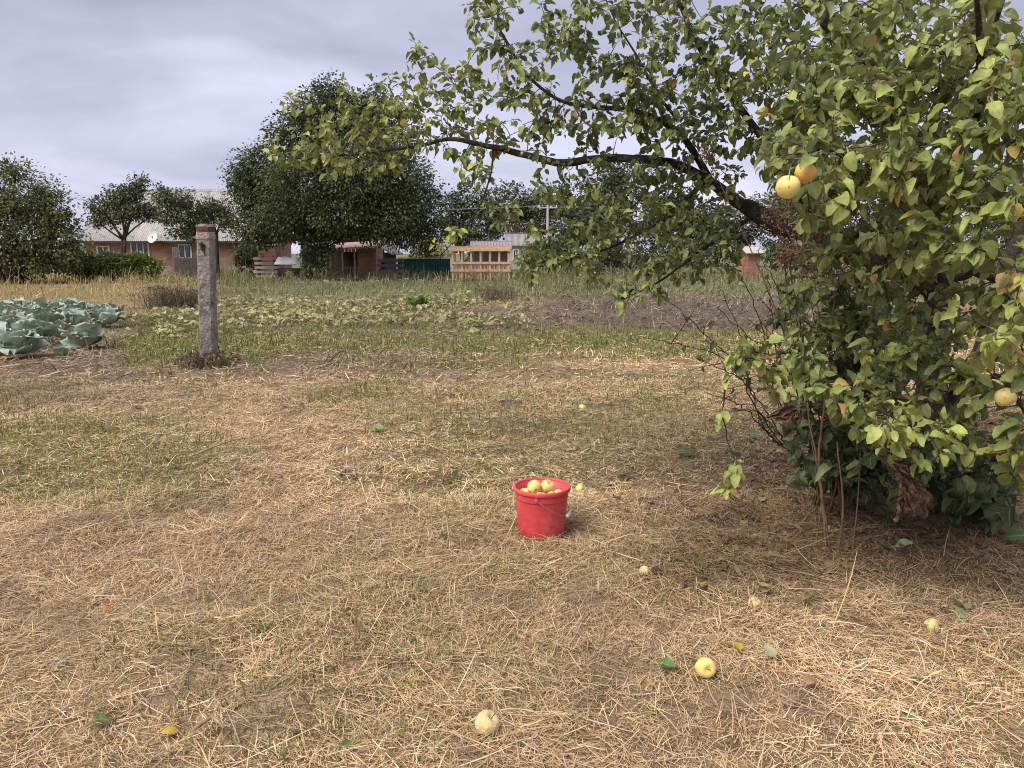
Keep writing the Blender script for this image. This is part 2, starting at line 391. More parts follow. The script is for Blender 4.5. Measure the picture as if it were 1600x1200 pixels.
def axis(segs):
    out = []
    for a, b, s in segs: out.append(np.arange(a, b, s))
    return np.concatenate(out)
gx_in = np.arange(-8.5, 8.5001, 0.08)
geo = 8.5 * 1.09 ** np.arange(1, 58)
gx = np.concatenate([-geo[::-1], gx_in, geo])
gy_in = np.arange(1.2, 15.0, 0.08)
gy = np.concatenate([[-400, -150, -60, -25, -10, -4, -1.5, 0.2, 0.8], gy_in, np.arange(15.0, 32.0, .17), 32.0 * 1.045 ** np.arange(0, 78)])
GX, GY = np.meshgrid(gx, gy)
GZ = gz(GX, GY)
nx, ny = len(gx), len(gy)
Zn = zones(GX.ravel(), GY.ravel())
fx, fy = GX.ravel(), GY.ravel()
c_straw = np.array([0.31, 0.22, 0.135]); c_soil = np.array([0.15, 0.115, 0.09]); c_green = np.array([0.13, 0.135, 0.055])
c_weed = np.array([0.17, 0.165, 0.085]); c_gold = np.array([0.30, 0.23, 0.11]); c_litter_shade = np.array([0.12, 0.085, 0.06]); c_yel = np.array([0.20, 0.17, 0.085])  # litter brown is deepened with painted shade of the apple tree
gc = np.tile(c_straw, (len(fx), 1))
def mixin(c, w): 
    global gc
    gc = gc * (1 - w[:, None]) + c * w[:, None]
mixin(c_weed, sst(22, 30, fy)); mixin(c_gold, Zn['golden']); mixin(c_green, Zn['green'] * 0.7); mixin(c_yel, Zn['yellow'] * 0.6); mixin(c_litter_shade, Zn['litter'] * 0.8); mixin(c_soil, Zn['soil'])
gc = gc * (0.75 + 0.5 * fbm(fx * 1.3, fy * 1.3, 12))[:, None]
i = np.arange(ny - 1)[:, None] * nx; j = np.arange(nx - 1)[None]
GF = np.stack([i + j, i + j + 1, i + nx + j + 1, i + nx + j], -1).reshape(-1, 4)
M['ground'] = mat('ground', attr=True, rough=1.0, spec=0.1, noise=(9., 60., 220.), var=0.34, bump=1.0, bscale=120.)
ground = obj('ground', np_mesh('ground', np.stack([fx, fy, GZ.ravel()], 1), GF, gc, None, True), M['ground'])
tag(ground, kind='structure')

# ------------------------------------------------------------------ strands (straw, blades)
def strands(P, yaw, L, W, pitch0, bend, roll, col, nseg):
    """ribbons: start P, heading yaw, rising at pitch0 and bending by 'bend' over their length"""
    n = len(P); t = np.linspace(0, 1, nseg + 1)
    ang = pitch0[:, None] + bend[:, None] * (t[None, :-1] + 0.5 / nseg)
    yw = yaw[:, None] + (RNG.normal(0, 0.25, (n, 1)) * t[None, :-1])
    step = (L / nseg)[:, None, None] * np.stack([np.cos(ang) * np.cos(yw), np.cos(ang) * np.sin(yw), np.sin(ang)], -1)
    C = np.concatenate([P[:, None], P[:, None] + np.cumsum(step, 1)], 1)
    side = np.stack([-np.sin(yaw) * np.cos(roll), np.cos(yaw) * np.cos(roll), np.sin(roll)], -1)
    w = W[:, None] * np.array([1.0] + [0.95] * (nseg - 1) + [0.35])[None]
    V = np.stack([C - side[:, None] * w[..., None] / 2, C + side[:, None] * w[..., None] / 2], 2)
    V = V.reshape(-1, 3)
    b = np.arange(n)[:, None] * (2 * (nseg + 1)) + 2 * np.arange(nseg)[None]
    F = np.stack([b, b + 1, b + 3, b + 2], -1).reshape(-1, 4)
    return V, F, np.repeat(col, 2 * (nseg + 1), 0)
def frustum(n, y0, y1, margin=1.3, off=0.5):
    # uniform per area inside the view's footprint on the ground, a step wider each side
    u = RNG.random(n); y = np.sqrt(y0 ** 2 + u * (y1 ** 2 - y0 ** 2))
    x = (RNG.random(n) * 2 - 1) * (0.70 * y * margin + off)
    return x, y
PAL = np.array([[0.70, 0.495, 0.275], [0.79, 0.61, 0.385], [0.58, 0.385, 0.20], [0.28, 0.18, 0.115], [0.52, 0.405, 0.31], [0.85, 0.70, 0.48]])
def straw_cols(x, y, Z, n):
    pr = np.array([0.34, 0.20, 0.20, 0.10, 0.10, 0.06])
    c = PAL[RNG.choice(len(PAL), n, p=pr)] * (0.8 + 0.4 * RNG.random((n, 1)))
    patch = fbm(x * 0.9, y * 0.9, 21); c = c * (0.86 + 0.28 * sst(0.25, 0.75, patch))[:, None]
    g = np.clip(Z['green'] * 1.1 + 0.30 * sst(0.5, 0.75, fbm(x * 0.8, y * 0.8, 33)), 0, 1)
    isg = RNG.random(n) < g * 0.55
    gcol = np.stack([0.22 + 0.14 * RNG.random(n), 0.235 + 0.10 * RNG.random(n), 0.065 + 0.04 * RNG.random(n)], 1)
    c = np.where(isg[:, None], gcol, c)
    bw = (Z['bare'] * 0.7)[:, None]; c = c * (1 - bw) + bw * (c * .38 + np.array([0.13, 0.095, 0.07]))
    litter_shade_w = (Z['litter'] * 0.9)[:, None]; c = c * (1 - litter_shade_w) + litter_shade_w * c * np.array([0.47, 0.41, 0.38])  # darkens straw for leaf litter and for tree shade put into the colour
    sw = (Z['soil'] * 0.75)[:, None]; c = c * (1 - sw) + sw * (c * 0.35 + np.array([0.10, 0.072, 0.058]))
    return c
def straw_layer(n, y0, y1, wid, len0, nseg, thin=1.0):
    x, y = frustum(n, y0, y1)
    Z = zones(x, y)
    dens = 0.62 + 0.6 * sst(0.28, 0.62, fbm(x * 1.4, y * 1.4, 40, 3))
    bare = sst(.60, .72, fbm(x * 4.2, y * 4.2, 150, 3)); dens = dens * (1 - .5 * bare)
    dens = dens * (1 - 0.6 * Z['soil']) * (1 - 0.35 * Z['green']) * (1 - .3 * Z['litter']) * thin
    k = RNG.random(n) < dens
    x, y = x[k], y[k]; Z = {a: b[k] for a, b in Z.items()}; Z['bare'] = bare[k]; n = len(x)
    pile = 0.012 + 0.055 * sst(0.4, 0.75, fbm(x * 1.4, y * 1.4, 40, 3)) * sst(0.3, 0.7, fbm(x * 4, y * 4, 44, 2))
    z = gz(x, y) + RNG.random(n) ** 1.6 * pile + 0.002
    flow = fbm(x * 0.55, y * 0.55, 51, 2) * 9.0
    yaw = flow + RNG.normal(0, 1.0, n) + math.pi * (RNG.random(n) < 0.5)
    long = RNG.random(n) < 0.04
    L = len0 * (0.45 + 0.9 * RNG.random(n) ** 1.5) * np.where(long, 1.9, 1)
    W = wid * (0.6 + 0.8 * RNG.random(n)) * np.where(long, 1.2, 1)
    up = RNG.random(n) < 0.22
    pitch0 = np.where(up, RNG.uniform(0.4, 1.3, n), RNG.normal(0.10, 0.16, n)); bend = np.where(up, -RNG.random(n) * 1.4, RNG.normal(-0.18, 0.3, n))
    L = np.where(up, L * 0.55, L)
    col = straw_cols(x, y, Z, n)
    return strands(np.stack([x, y, z], 1), yaw, L, W, pitch0, bend, RNG.normal(0, 0.5, n), col, nseg)
mb = MB()
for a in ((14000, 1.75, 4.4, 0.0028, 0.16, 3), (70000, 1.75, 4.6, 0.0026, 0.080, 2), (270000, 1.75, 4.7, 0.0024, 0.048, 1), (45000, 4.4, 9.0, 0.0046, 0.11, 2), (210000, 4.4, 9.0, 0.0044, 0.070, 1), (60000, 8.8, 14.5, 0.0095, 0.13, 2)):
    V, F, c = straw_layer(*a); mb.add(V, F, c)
x, y = frustum(50000, 9.0, 33); Z = zones(x, y); k = RNG.random(len(x)) < np.clip(Z['soil'] * .8 + Z['yellow'] * .4 + .1, 0, 1) * (.25 + sst(.35, .65, fbm(x * .8, y * .6, 141))); x, y = x[k], y[k]; n = len(x)
dc = np.array([(0.22, 0.165, 0.12), (0.32, 0.25, 0.17), (0.16, 0.12, 0.09), (0.42, 0.34, 0.22), (0.20, 0.21, 0.10)])[RNG.integers(0, 5, n)] * (.7 + .6 * RNG.random((n, 1)))
V, F, c = strands(np.stack([x, y, gz(x, y) + .03 * RNG.random(n)], 1), RNG.random(n) * 6.28, .12 + .2 * RNG.random(n), np.full(n, .016), RNG.normal(.3, .4, n), RNG.normal(-.3, .4, n), RNG.normal(0, .5, n), dc, 2); mb.add(V, F, c)
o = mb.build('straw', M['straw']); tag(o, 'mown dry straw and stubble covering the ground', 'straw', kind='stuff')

def blade_layer(n, y0, y1, dens_fn, h, w, cols, nseg=2, lean=0.5, zoff=0.0):
    x, y = frustum(n, y0, y1); Z = zones(x, y)
    k = RNG.random(n) < dens_fn(x, y, Z); x, y = x[k], y[k]; n = len(x)
    yaw = RNG.random(n) * 6.283; pt = RNG.normal(1.35, lean * 0.5, n); bend = -RNG.random(n) * lean * 2
    hh = h(x, y, n) if callable(h) else h * (0.5 + 0.8 * RNG.random(n))
    W = w * (0.6 + 0.8 * RNG.random(n))
    c = cols(x, y, n)
    return strands(np.stack([x, y, gz(x, y) + zoff - 0.01], 1), yaw, hh, W, pt, bend, RNG.normal(0, 0.3, n), c, nseg)
def pal(*cs):
    cs = np.array(cs)
    return lambda x, y, n: cs[RNG.integers(0, len(cs), n)] * (0.75 + 0.5 * RNG.random((n, 1)))
mb = MB()
greens = pal((0.15, 0.20, 0.045), (0.20, 0.24, 0.06), (0.25, 0.26, 0.08), (0.12, 0.16, 0.04))
for (n, y0, y1, h, w) in ((42000, 1.8, 6, 0.055, 0.0042), (60000, 6, 10, 0.07, 0.007), (60000, 10, 18, 0.10, 0.012)):
    V, F, c = blade_layer(n, y0, y1, lambda x, y, Z: np.clip(0.9 * Z['green'] + 0.75 * sst(0.52, 0.68, fbm(x * 1.3, y * 1.3, 61, 3)), 0, 1) * (1 - 0.9 * Z['soil']) * (1 - .6 * Z['litter']), h, w, greens)
    mb.add(V, F, c)
o = mb.build('grass', M['blade']); tag(o, 'short green grass growing up through the straw', 'grass', kind='stuff')

mb = MB()
def weed_cols(x, y, n):
    a = np.array([(0.16, 0.19, 0.085), (0.21, 0.22, 0.10), (0.28, 0.25, 0.14), (0.24, 0.18, 0.11), (0.13, 0.17, 0.07)])
    b = np.array([(0.46, 0.36, 0.17), (0.38, 0.28, 0.13), (0.52, 0.43, 0.23), (0.28, 0.26, 0.10)])
    g = zones(x, y)['golden'] + 0.35 * sst(0.5, 0.7, fbm(x * 0.25, y * 0.25, 71))
    s = sst(0.35, 0.7, fbm(x * 0.3, y * 0.2, 77))[:, None]
    return np.where((RNG.random(n) < g)[:, None], b[RNG.integers(0, 4, n)], a[RNG.integers(0, 5, n)] * (0.8 + 0.5 * s)) * (0.75 + 0.5 * RNG.random((n, 1)))
V, F, c = blade_layer(72000, 18, 60, lambda x, y, Z: np.clip(Z['weeds'] * (.25 + .75 * sst(.3, .6, fbm(x * .6, y * .4, 79))) + 0.06, 0, 1) * (1 - 0.45 * Z['soil']) * (1 - 0.6 * Z['yellow']),
                      lambda x, y, n: (0.10 + 0.30 * sst(0.35, 0.75, fbm(x * 0.5, y * 0.35, 80)) + 0.10 * sst(24, 32, y) + .55 * sst(.50, .72, fbm(x * .33, y * .22, 86)) * sst(24, 32, y)) * (0.4 + 0.9 * RNG.random(n)), 0.024, weed_cols, 2, 1.25)
mb.add(V, F, c)
V, F, c = blade_layer(30000, 12.5, 30, lambda x, y, Z: 0.55 * (1 - .35 * Z['soil']) * sst(0.4, 0.65, fbm(x * .5, y * .5, 83)), 0.15, 0.014, weed_cols, 2, 0.9)
mb.add(V, F, c)
o = mb.build('weeds', M['blade']); tag(o, 'tall fading weeds and dry grass across the back of the plot', 'weeds', kind='stuff')

# ------------------------------------------------------------------ leaves
def base_leaf(seed, nl=5, fold=0.22, curl=0.35, wide=0.72, tip=1.0, wave=0.06):
    g = np.random.default_rng(seed)
    t = np.linspace(0, 1, nl + 1); t = t + 0.085 * np.sin(4 * math.pi * t) * -0.5 - 0.04 * np.sin(2 * math.pi * t); t[0] = 0; t[-1] = 1
    w = wide / 2 * np.sqrt(np.clip(1 - ((t - 0.43) / 0.60) ** 2, 0, 1)) * (1 - 0.30 * np.clip(t - .55, 0, 1) / .45)
    w[0] = 0.05; w[-1] = 0.010 * tip
    V, U = [], []
    cx = g.normal(0, 0.05)
    for k, tt in enumerate(t):
        zc = -curl * tt ** 2 * 0.6; xc = cx * math.sin(tt * 3)
        for u in (-1, 0, 1):
            V.append((xc + u * w[k], tt, zc + fold * abs(u) * w[k] * 1.6 + (g.normal(0, wave) * abs(u) if 0 < k < nl else 0))); U.append((u, tt))
    F = []
    for k in range(nl):
        for q in (0, 1):
            a = k * 3 + q; F.append((a, a + 1, a + 4, a + 3))
    n = len(V)
    V += [(-0.012, -0.32, 0.05), (0.012, -0.32, 0.05)]; U += [(0.0, 0), (0.0, 0)]
    F.append((n, n + 1, 2, 0))
    return np.array(V), np.array(F), np.array(U, float)
LEAVES = [base_leaf(s, 6, f, c, w) for s, f, c, w in ((1, .30, .40, .72), (2, .18, .65, .68), (3, .40, .20, .76), (4, .26, -.15, .66), (5, .50, .7, .70), (6, .14, .4, .80), (7, .75, 1.1, .62), (8, .30, .9, .54), (9, .55, -.35, .66))]
DIAMOND = (np.array([(0, 0, 0), (-.3, .5, .08), (0, 1, -.1), (.3, .5, .08)], float), np.array([(0, 3, 2, 1)]), np.array([(0, 0), (-1, .5), (0, 1), (1, .5)], float))
def leaf_frames(D, N):
    D = nrm(D); X = nrm(np.cross(D, N)); N = np.cross(X, D)
    return np.stack([X, D, N], -1)            # columns: x, y(along), z(normal)
def leaf_arrays(P, D, N, S, col, var, shapes):
    Rm = leaf_frames(D, N); out = []
    mb = MB()
    for v, (LV, LF, LU) in enumerate(shapes):
        k = np.where(var == v)[0]
        if not len(k): continue
        V = np.einsum('nij,vj->nvi', Rm[k] * S[k][:, None, None], LV) + P[k][:, None]
        F = LF[None] + (np.arange(len(k)) * len(LV))[:, None, None]
        mb.add(V.reshape(-1, 3), F.reshape(-1, LF.shape[1]), np.repeat(col[k], len(LV), 0), np.tile(LU, (len(k), 1)))
    return mb

# ------------------------------------------------------------------ far and middle trees
def rand_dir(n): return nrm(RNG.normal(0, 1, (n, 3)))
def crown_mesh(lobes, n_leaf, size, cols, clump=0.45, per=26, shell=0.55, droop=0.35):
    """lobes: (centre xyz, radii xyz). Clumps of leaves sit mostly near the surface of the lobes."""
    vol = np.array([np.prod(l[1]) ** (2 / 3.) for l in lobes]); vol /= vol.sum()
    nc = max(8, int(n_leaf / per)); which = RNG.choice(len(lobes), nc, p=vol)
    C = np.array([l[0] for l in lobes])[which]; Rr = np.array([l[1] for l in lobes])[which]
    d = rand_dir(nc); rad = shell + (1.04 - shell) * RNG.random(nc) ** 0.6
    ctr = C + d * Rr * rad[:, None] * (0.86 + 0.28 * RNG.random((nc, 1)))
    cs = clump * (0.5 + 0.9 * RNG.random(nc))
    idx = np.repeat(np.arange(nc), per)
    g = nrm(RNG.normal(0, 1, (len(idx), 3))) * RNG.random((len(idx), 1)) ** 0.5 * 1.05; P = ctr[idx] + g * cs[idx][:, None] * np.array([1, 1, 0.75])
    out = nrm(nrm(g) * 0.6 + d[idx] * 0.7 + rand_dir(len(idx)) * 0.7)
    D = nrm(out + np.array([0, 0, -droop])); N = nrm(rand_dir(len(idx)) * 0.8 + np.array([0, 0, 0.7]) + d[idx] * 0.4)
    S = size * (0.6 + 0.8 * RNG.random(len(idx)))
    cols = np.array(cols); tone = 0.5 + 1.0 * RNG.random(nc) ** 1.3
    c = cols[RNG.integers(0, len(cols), len(idx))] * tone[idx][:, None] * (0.8 + 0.4 * RNG.random((len(idx), 1)))
    return leaf_arrays(P, D, N, S, c, np.zeros(len(idx), int), [DIAMOND]), ctr
def tree(name, label, cat, base, lobes, n_leaf, size, cols, trunk_r=0.2, clump=0.45, group=None, stems=1, shell=0.55, fork=None, part='crown', limb_r=None):
    base = np.array(base, float); root = empty(name, base)
    L = [(np.array(c, float) - base, np.array(r, float)) for c, r in lobes]
    mb, ctr = crown_mesh(L, n_leaf, size, cols, clump, shell=shell)
    o = mb.build(part, M['far_leaf'], root)
    tb = MB()
    cz = np.mean([l[0] for l in L], 0); low = min(l[0][2] - l[1][2] for l in L)
    fk = fork if fork else max(0.3, low * 0.9 + 0.2)
    for s in range(stems):
        off = np.array([RNG.normal(0, trunk_r * 2 * (stems > 1)), RNG.normal(0, trunk_r * 2 * (stems > 1)), 0])
        top = np.array([off[0] * 2 + RNG.normal(0, trunk_r), off[1] * 2, fk])
        P = spline([off - [0, 0, 0.1], (off + top) / 2 + RNG.normal(0, trunk_r * .4, 3), top], 0.4)
        tb.tube(P, np.linspace(trunk_r * 1.2, trunk_r * 0.75, len(P)), 7)
        for l in L[s::stems]:
            P = spline([top, (top + l[0]) / 2 + RNG.normal(0, 0.12 * l[1][0], 3) + [0, 0, 0.1 * l[1][2]], l[0], l[0] + RNG.normal(0, 0.4, 3) * l[1]], 0.5)
            tb.tube(P, np.linspace((limb_r or trunk_r * 0.55), trunk_r * 0.08, len(P)), 5)
            for q in range(4):
                a = P[int(len(P) * RNG.uniform(.3, .9))]; e = l[0] + rand_dir(1)[0] * l[1] * 0.9
                Q = spline([a, (a + e) / 2 + RNG.normal(0, 0.08, 3), e], 0.6); tb.tube(Q, np.linspace(trunk_r * 0.2, trunk_r * 0.03, len(Q)), 4)
    tb.build('trunk', M['far_bark'], root, True)
    return tag(root, label, cat, group)
def px_lobes(Y, lst):
    """(px, py, rx_px, rz_px[, depth offset, ry factor]) -> lobes at depth Y"""
    out = []
    for l in lst:
        dy = l[4] if len(l) > 4 else 0.0
        c = at(l[0], l[1], Y + dy); s = (Y + dy) / FPX
        out.append((c, (l[2] * s, (l[5] if len(l) > 5 else 0.85) * l[2] * s, l[3] * s)))
    return out
def base_at(px, Y):
    c = at(px, 400, Y); return (c[0], Y, gzs(c[0], Y) - 0.05)

WAL = [(0.075, 0.105, 0.038), (0.095, 0.125, 0.045), (0.12, 0.15, 0.055), (0.06, 0.085, 0.034), (0.155, 0.17, 0.075)]
tree('walnut_tree', 'large dark green rounded walnut tree beside the brick house', 'tree', base_at(478, 43),
     px_lobes(44, [(515, 178, 48, 36), (575, 185, 36, 30), (470, 215, 46, 38), (610, 225, 38, 38), (425, 262, 46, 34), (390, 292, 26, 26), (415, 312, 40, 36), (480, 285, 62, 50, -3), (560, 262, 66, 56, -3.5), (625, 285, 46, 46, -2),
                   (655, 325, 34, 42), (672, 362, 20, 26), (600, 335, 50, 40, -3), (530, 325, 55, 38, -3.5), (450, 340, 46, 32, -2), (395, 352, 30, 28), (412, 372, 22, 14), (575, 360, 26, 14, -1), (630, 362, 30, 18, -1), (515, 143, 18, 20), (592, 158, 18, 14), (556, 160, 14, 12), (372, 268, 12, 10), (500, 372, 34, 14, -2)]),
     80000, 0.155, WAL, 0.32, 0.70, shell=0.42, fork=2.2)
HED = [(0.15, 0.175, 0.065), (0.18, 0.205, 0.08), (0.12, 0.14, 0.055), (0.21, 0.23, 0.10)]
tree('hazel_tree', 'broad bushy green tree at the left edge before the house', 'tree', base_at(25, 38),
     px_lobes(38, [(20, 300, 60, 42), (-40, 310, 60, 50), (65, 325, 42, 38), (10, 360, 70, 50), (75, 370, 45, 45), (105, 365, 26, 38), (-50, 370, 60, 50), (30, 405, 70, 28), (95, 400, 30, 26), (25, 265, 22, 14), (80, 300, 14, 14)]),
     26000, 0.15, HED, 0.16, 0.45, stems=4, fork=1.2, group=None)
APP = [(0.11, 0.13, 0.065), (0.13, 0.15, 0.075), (0.085, 0.105, 0.05), (0.16, 0.18, 0.095)]
tree('garden_apple_tree', 'small garden tree with forked dark trunk before the white framed house window', 'tree', base_at(190, 46),
     px_lobes(46, [(158, 322, 17, 14), (180, 308, 18, 13), (205, 302, 16, 12), (218, 288, 10, 10), (215, 325, 20, 14), (168, 342, 18, 10), (235, 338, 14, 10, 0.5), (195, 330, 20, 12), (148, 342, 10, 9)]),
     6200, 0.15, APP, 0.11, 0.46, stems=2, fork=2.3, shell=0.3)
tree('garden_apple_tree', 'small spreading garden tree directly behind the concrete post', 'tree', base_at(338, 45),
     px_lobes(45, [(258, 308, 14, 12), (282, 314, 18, 13), (262, 335, 15, 13), (298, 335, 22, 14), (330, 324, 20, 11), (352, 338, 14, 12), (280, 358, 14, 11), (300, 368, 13, 11), (249, 293, 7, 8), (318, 345, 16, 10)]),
     7600, 0.15, APP, 0.12, 0.46, fork=2.6, shell=0.3)
BUS = [(0.17, 0.215, 0.06), (0.21, 0.25, 0.075), (0.13, 0.175, 0.05)]
for k, (px, w, h, lb) in enumerate(((135, 34, 17, 'bright green leafy bush at the end next to the broad tree'), (178, 32, 14, 'bright green leafy bush in the middle of the row before the house'),
                                    (220, 28, 13, 'bright green leafy bush below the satellite dish'))):
    tree('berry_bush', lb, 'bush', base_at(px, 40), px_lobes(40, [(px - 12, 413, w * .7, h), (px + 12, 415, w * .7, h * .85), (px, 409, w * .5, h * .8)]), 3000, 0.16, BUS, 0.03, 0.35, 'bushes in front of the brick house', 5, part='foliage', fork=0.3)
tree('climbing_shrub', 'dark leafy shrub against the house wall beside the plank pile', 'shrub', base_at(392, 48), px_lobes(48, [(385, 398, 14, 14), (400, 404, 14, 14), (378, 410, 10, 10)]), 1300, 0.17, APP, 0.03, 0.3, None, 3, part='foliage', fork=0.4)
tree('dark_shrub', 'dark green shrub in deep shade below the walnut tree', 'shrub', base_at(492, 41), px_lobes(41, [(490, 405, 20, 18), (500, 398, 14, 14)]), 1500, 0.17, WAL, 0.03, 0.35, None, 3, part='foliage', fork=0.4)
BGT = [(0.10, 0.125, 0.065), (0.12, 0.145, 0.075), (0.08, 0.105, 0.055), (0.14, 0.165, 0.085)]
bg = [(725, 84, [(700, 325, 22, 22), (730, 312, 28, 24), (765, 318, 28, 24), (740, 350, 45, 30), (715, 365, 35, 25)], 'grey green tree showing right beside the walnut crown'),
      (790, 88, [(800, 315, 30, 28), (835, 318, 30, 26), (795, 350, 40, 32), (835, 350, 40, 34)], 'broad green tree behind the pale timber rack'),
      (885, 92, [(870, 312, 28, 22), (905, 310, 30, 28), (880, 350, 44, 34), (915, 350, 30, 34)], 'green tree behind the utility pole'),
      (965, 80, [(945, 275, 26, 24), (980, 268, 28, 22), (960, 300, 42, 32), (990, 330, 42, 36), (940, 345, 34, 36)], 'tallest far tree rising behind the long apple branch'),
      (1050, 86, [(1040, 320, 36, 30), (1075, 330, 36, 30), (1050, 360, 46, 32)], 'low far tree seen through the drooping apple twigs'),
      (1120, 84, [(1110, 345, 36, 28), (1150, 350, 36, 28), (1125, 375, 46, 24)], 'far tree behind the little brick hut'),
      (1230, 82, [(1210, 330, 40, 32), (1250, 335, 40, 34), (1230, 370, 50, 30)], 'far tree mostly hidden behind the apple tree stems'),
      (1380, 80, [(1340, 330, 50, 40), (1420, 330, 50, 44), (1380, 370, 60, 34)], 'far tree hidden deep behind the apple trunk'),
      (1540, 78, [(1500, 335, 50, 40), (1590, 330, 55, 44), (1550, 370, 70, 34)], 'far tree behind the apple foliage at the right edge')]
for px, Y, lb, lab in bg:
    tree('background_tree', lab, 'tree', base_at(px, Y), px_lobes(Y, lb), 5200, 0.36, BGT, 0.22, 0.8, 'trees beyond the far end of the plot', fork=1.5, shell=0.4)
for px, Y, w, h, lab in ((665, 58, 20, 16, 'yellowish bush behind the teal sheet fence'), (760, 66, 34, 18, 'dark bush behind the grey roofed shed'), (870, 52, 55, 20, 'green bush row end right of the timber rack'),
                         (960, 54, 50, 18, 'low green bush behind the white barrel'), (1080, 56, 60, 20, 'green bush left of the little brick hut'), (1240, 56, 50, 22, 'green bush right of the little brick hut'), (1420, 52, 90, 24, 'wide bush behind the apple trunk')):
    tree('far_bush', lab, 'bush', base_at(px, Y), px_lobes(Y, [(px - w * .4, 398, w * .6, h), (px + w * .4, 400, w * .6, h * .9), (px, 392, w * .5, h * .8)]), 2600, 0.22, BGT if px > 700 else [(0.20, 0.20, 0.05), (0.15, 0.17, 0.05)], 0.04, 0.45, 'bushes along the far side', 3, part='foliage', fork=0.5)

# ------------------------------------------------------------------ buildings and yard things far behind
def pane_window(parent, x0, x1, z0, z1, y, mullions=(0.5,), depth=0.06):
    fr = MB(); t = 0.09
    fr.box((x0, y - depth, z0), (x1, y, z0 + t)); fr.box((x0, y - depth, z1 - t), (x1, y, z1))
    fr.box((x0, y - depth, z0 + t), (x0 + t, y, z1 - t)); fr.box((x1 - t, y - depth, z0 + t), (x1, y, z1 - t))
    for m in mullions:
        xm = x0 + (x1 - x0) * m; fr.box((xm - 0.035, y - depth * .8, z0 + t), (xm + 0.035, y, z1 - t))
    f = fr.build('window', M['white'], parent)
    edges = [x0 + t] + [v for m in mullions for v in (x0 + (x1 - x0) * m - .035, x0 + (x1 - x0) * m + .035)] + [x1 - t]
    for k in range(0, len(edges), 2):
        MB().box((edges[k], y - 0.02, z0 + t), (edges[k + 1], y - 0.005, z1 - t)).build('pane', M['glass'], f)
    MB().box((x0 - .06, y - depth - .08, z0 - .06), (x1 + .06, y, z0 - .004)).build('sill', M['grey_metal'], f)
    return f
def wave_sheet(w, l, waves=7, amp=0.035, seg=4):
    n = waves * seg
    u = np.linspace(0, 1, n + 1); z = amp * np.sin(u * waves * 2 * math.pi)
    V = np.concatenate([np.stack([u * w, np.zeros(n + 1), z], 1), np.stack([u * w, np.full(n + 1, l), z], 1)])
    i = np.arange(n); return V, np.stack([i, i + 1, n + 2 + i, n + 1 + i], 1)
def roof_slope(parent, x0, x1, eave, ridge, cols, rows, mats, seed=0, name='roof_sheet', jit=0.012):
    """sheets from eave (y,z) to ridge (y,z), laid in overlapping rows"""
    g = random.Random(seed); e = np.array(eave); r = np.array(ridge); L = np.linalg.norm(r - e); ang = math.atan2(r[1] - e[1], r[0] - e[0])
    w = (x1 - x0) / cols; sl = L / rows
    V, F = wave_sheet(w * 1.0, sl * 1.06); me = [np_mesh(name, V, F) for _ in mats]
    for m_, mm in zip(me, mats): m_.materials.append(mm)
    for rr in range(rows):
        for c in range(cols):
            o = bpy.data.objects.new(name, me[g.randrange(len(mats)) if g.random() < .35 else 0]); link(o, parent)
            p = e + (r - e) * (rr / rows)
            o.location = (x0 + c * w, p[0], p[1] + 0.04 + 0.012 * (rows - rr) + g.uniform(0, jit)); o.rotation_euler = (ang, 0, 0)
HY = 55.0
hx0, hx1 = at(128, 400, HY)[0], at(412, 400, HY)[0]
house = empty('brick_house', ((hx0 + hx1) / 2, HY, 0)); hc = (hx0 + hx1) / 2; hw = (hx1 - hx0) / 2
tag(house, 'low orange brick house with grey corrugated roof behind the garden trees', 'house')
eave_z, ridge_z, dep = 2.25, 6.0, 8.0
w = MB(); w.box((-hw + .3, 0, -.3), (hw - .3, dep, eave_z))
w.add([(-hw + .3, 0, eave_z), (-hw + .3, dep, eave_z), (-hw + .3, dep / 2, ridge_z - .15), (hw - .3, 0, eave_z), (hw - .3, dep, eave_z), (hw - .3, dep / 2, ridge_z - .15)], np.array([(0, 2, 1), (3, 4, 5)]))
w.build('wall', M['brick'], house)
MB().box((-hw + .28, -0.06, -.3), (hw - .28, -.003, 0.55)).build('plinth', M['concrete_pale'], house)
MB().box((-hw, -.55, eave_z - .10), (hw, -.45, eave_z + .04)).build('eaves_board', M['dark_wood'], house)
roof = MB(); roof.box((-hw + .05, dep / 2 - .12, ridge_z - .02), (hw - .05, dep / 2 + .12, ridge_z + .13)); rf = roof.build('roof', M['slate'], house)
roof_slope(rf, -hw, hw, (-.55, eave_z - .08), (dep / 2, ridge_z), 13, 3, [M['slate'], M['slate2']], 3)
roof_slope(rf, -hw, hw, (dep + .55, eave_z - .08), (dep / 2, ridge_z), 13, 3, [M['slate'], M['slate2']], 4)
def hxw(px): return at(px, 395, HY)[0] - hc
def hz(py): return at(800, py, HY)[2]
for a, b, c, d, mu in ((205, 234, 412, 377, (.35, .68)), (279, 300, 404, 381, (0.5,)), (152, 172, 404, 384, (0.5,)), (383, 404, 404, 382, (0.5,))):
    pane_window(house, hxw(a), hxw(b), max(.6, hz(c)), hz(d), -0.004, mu)
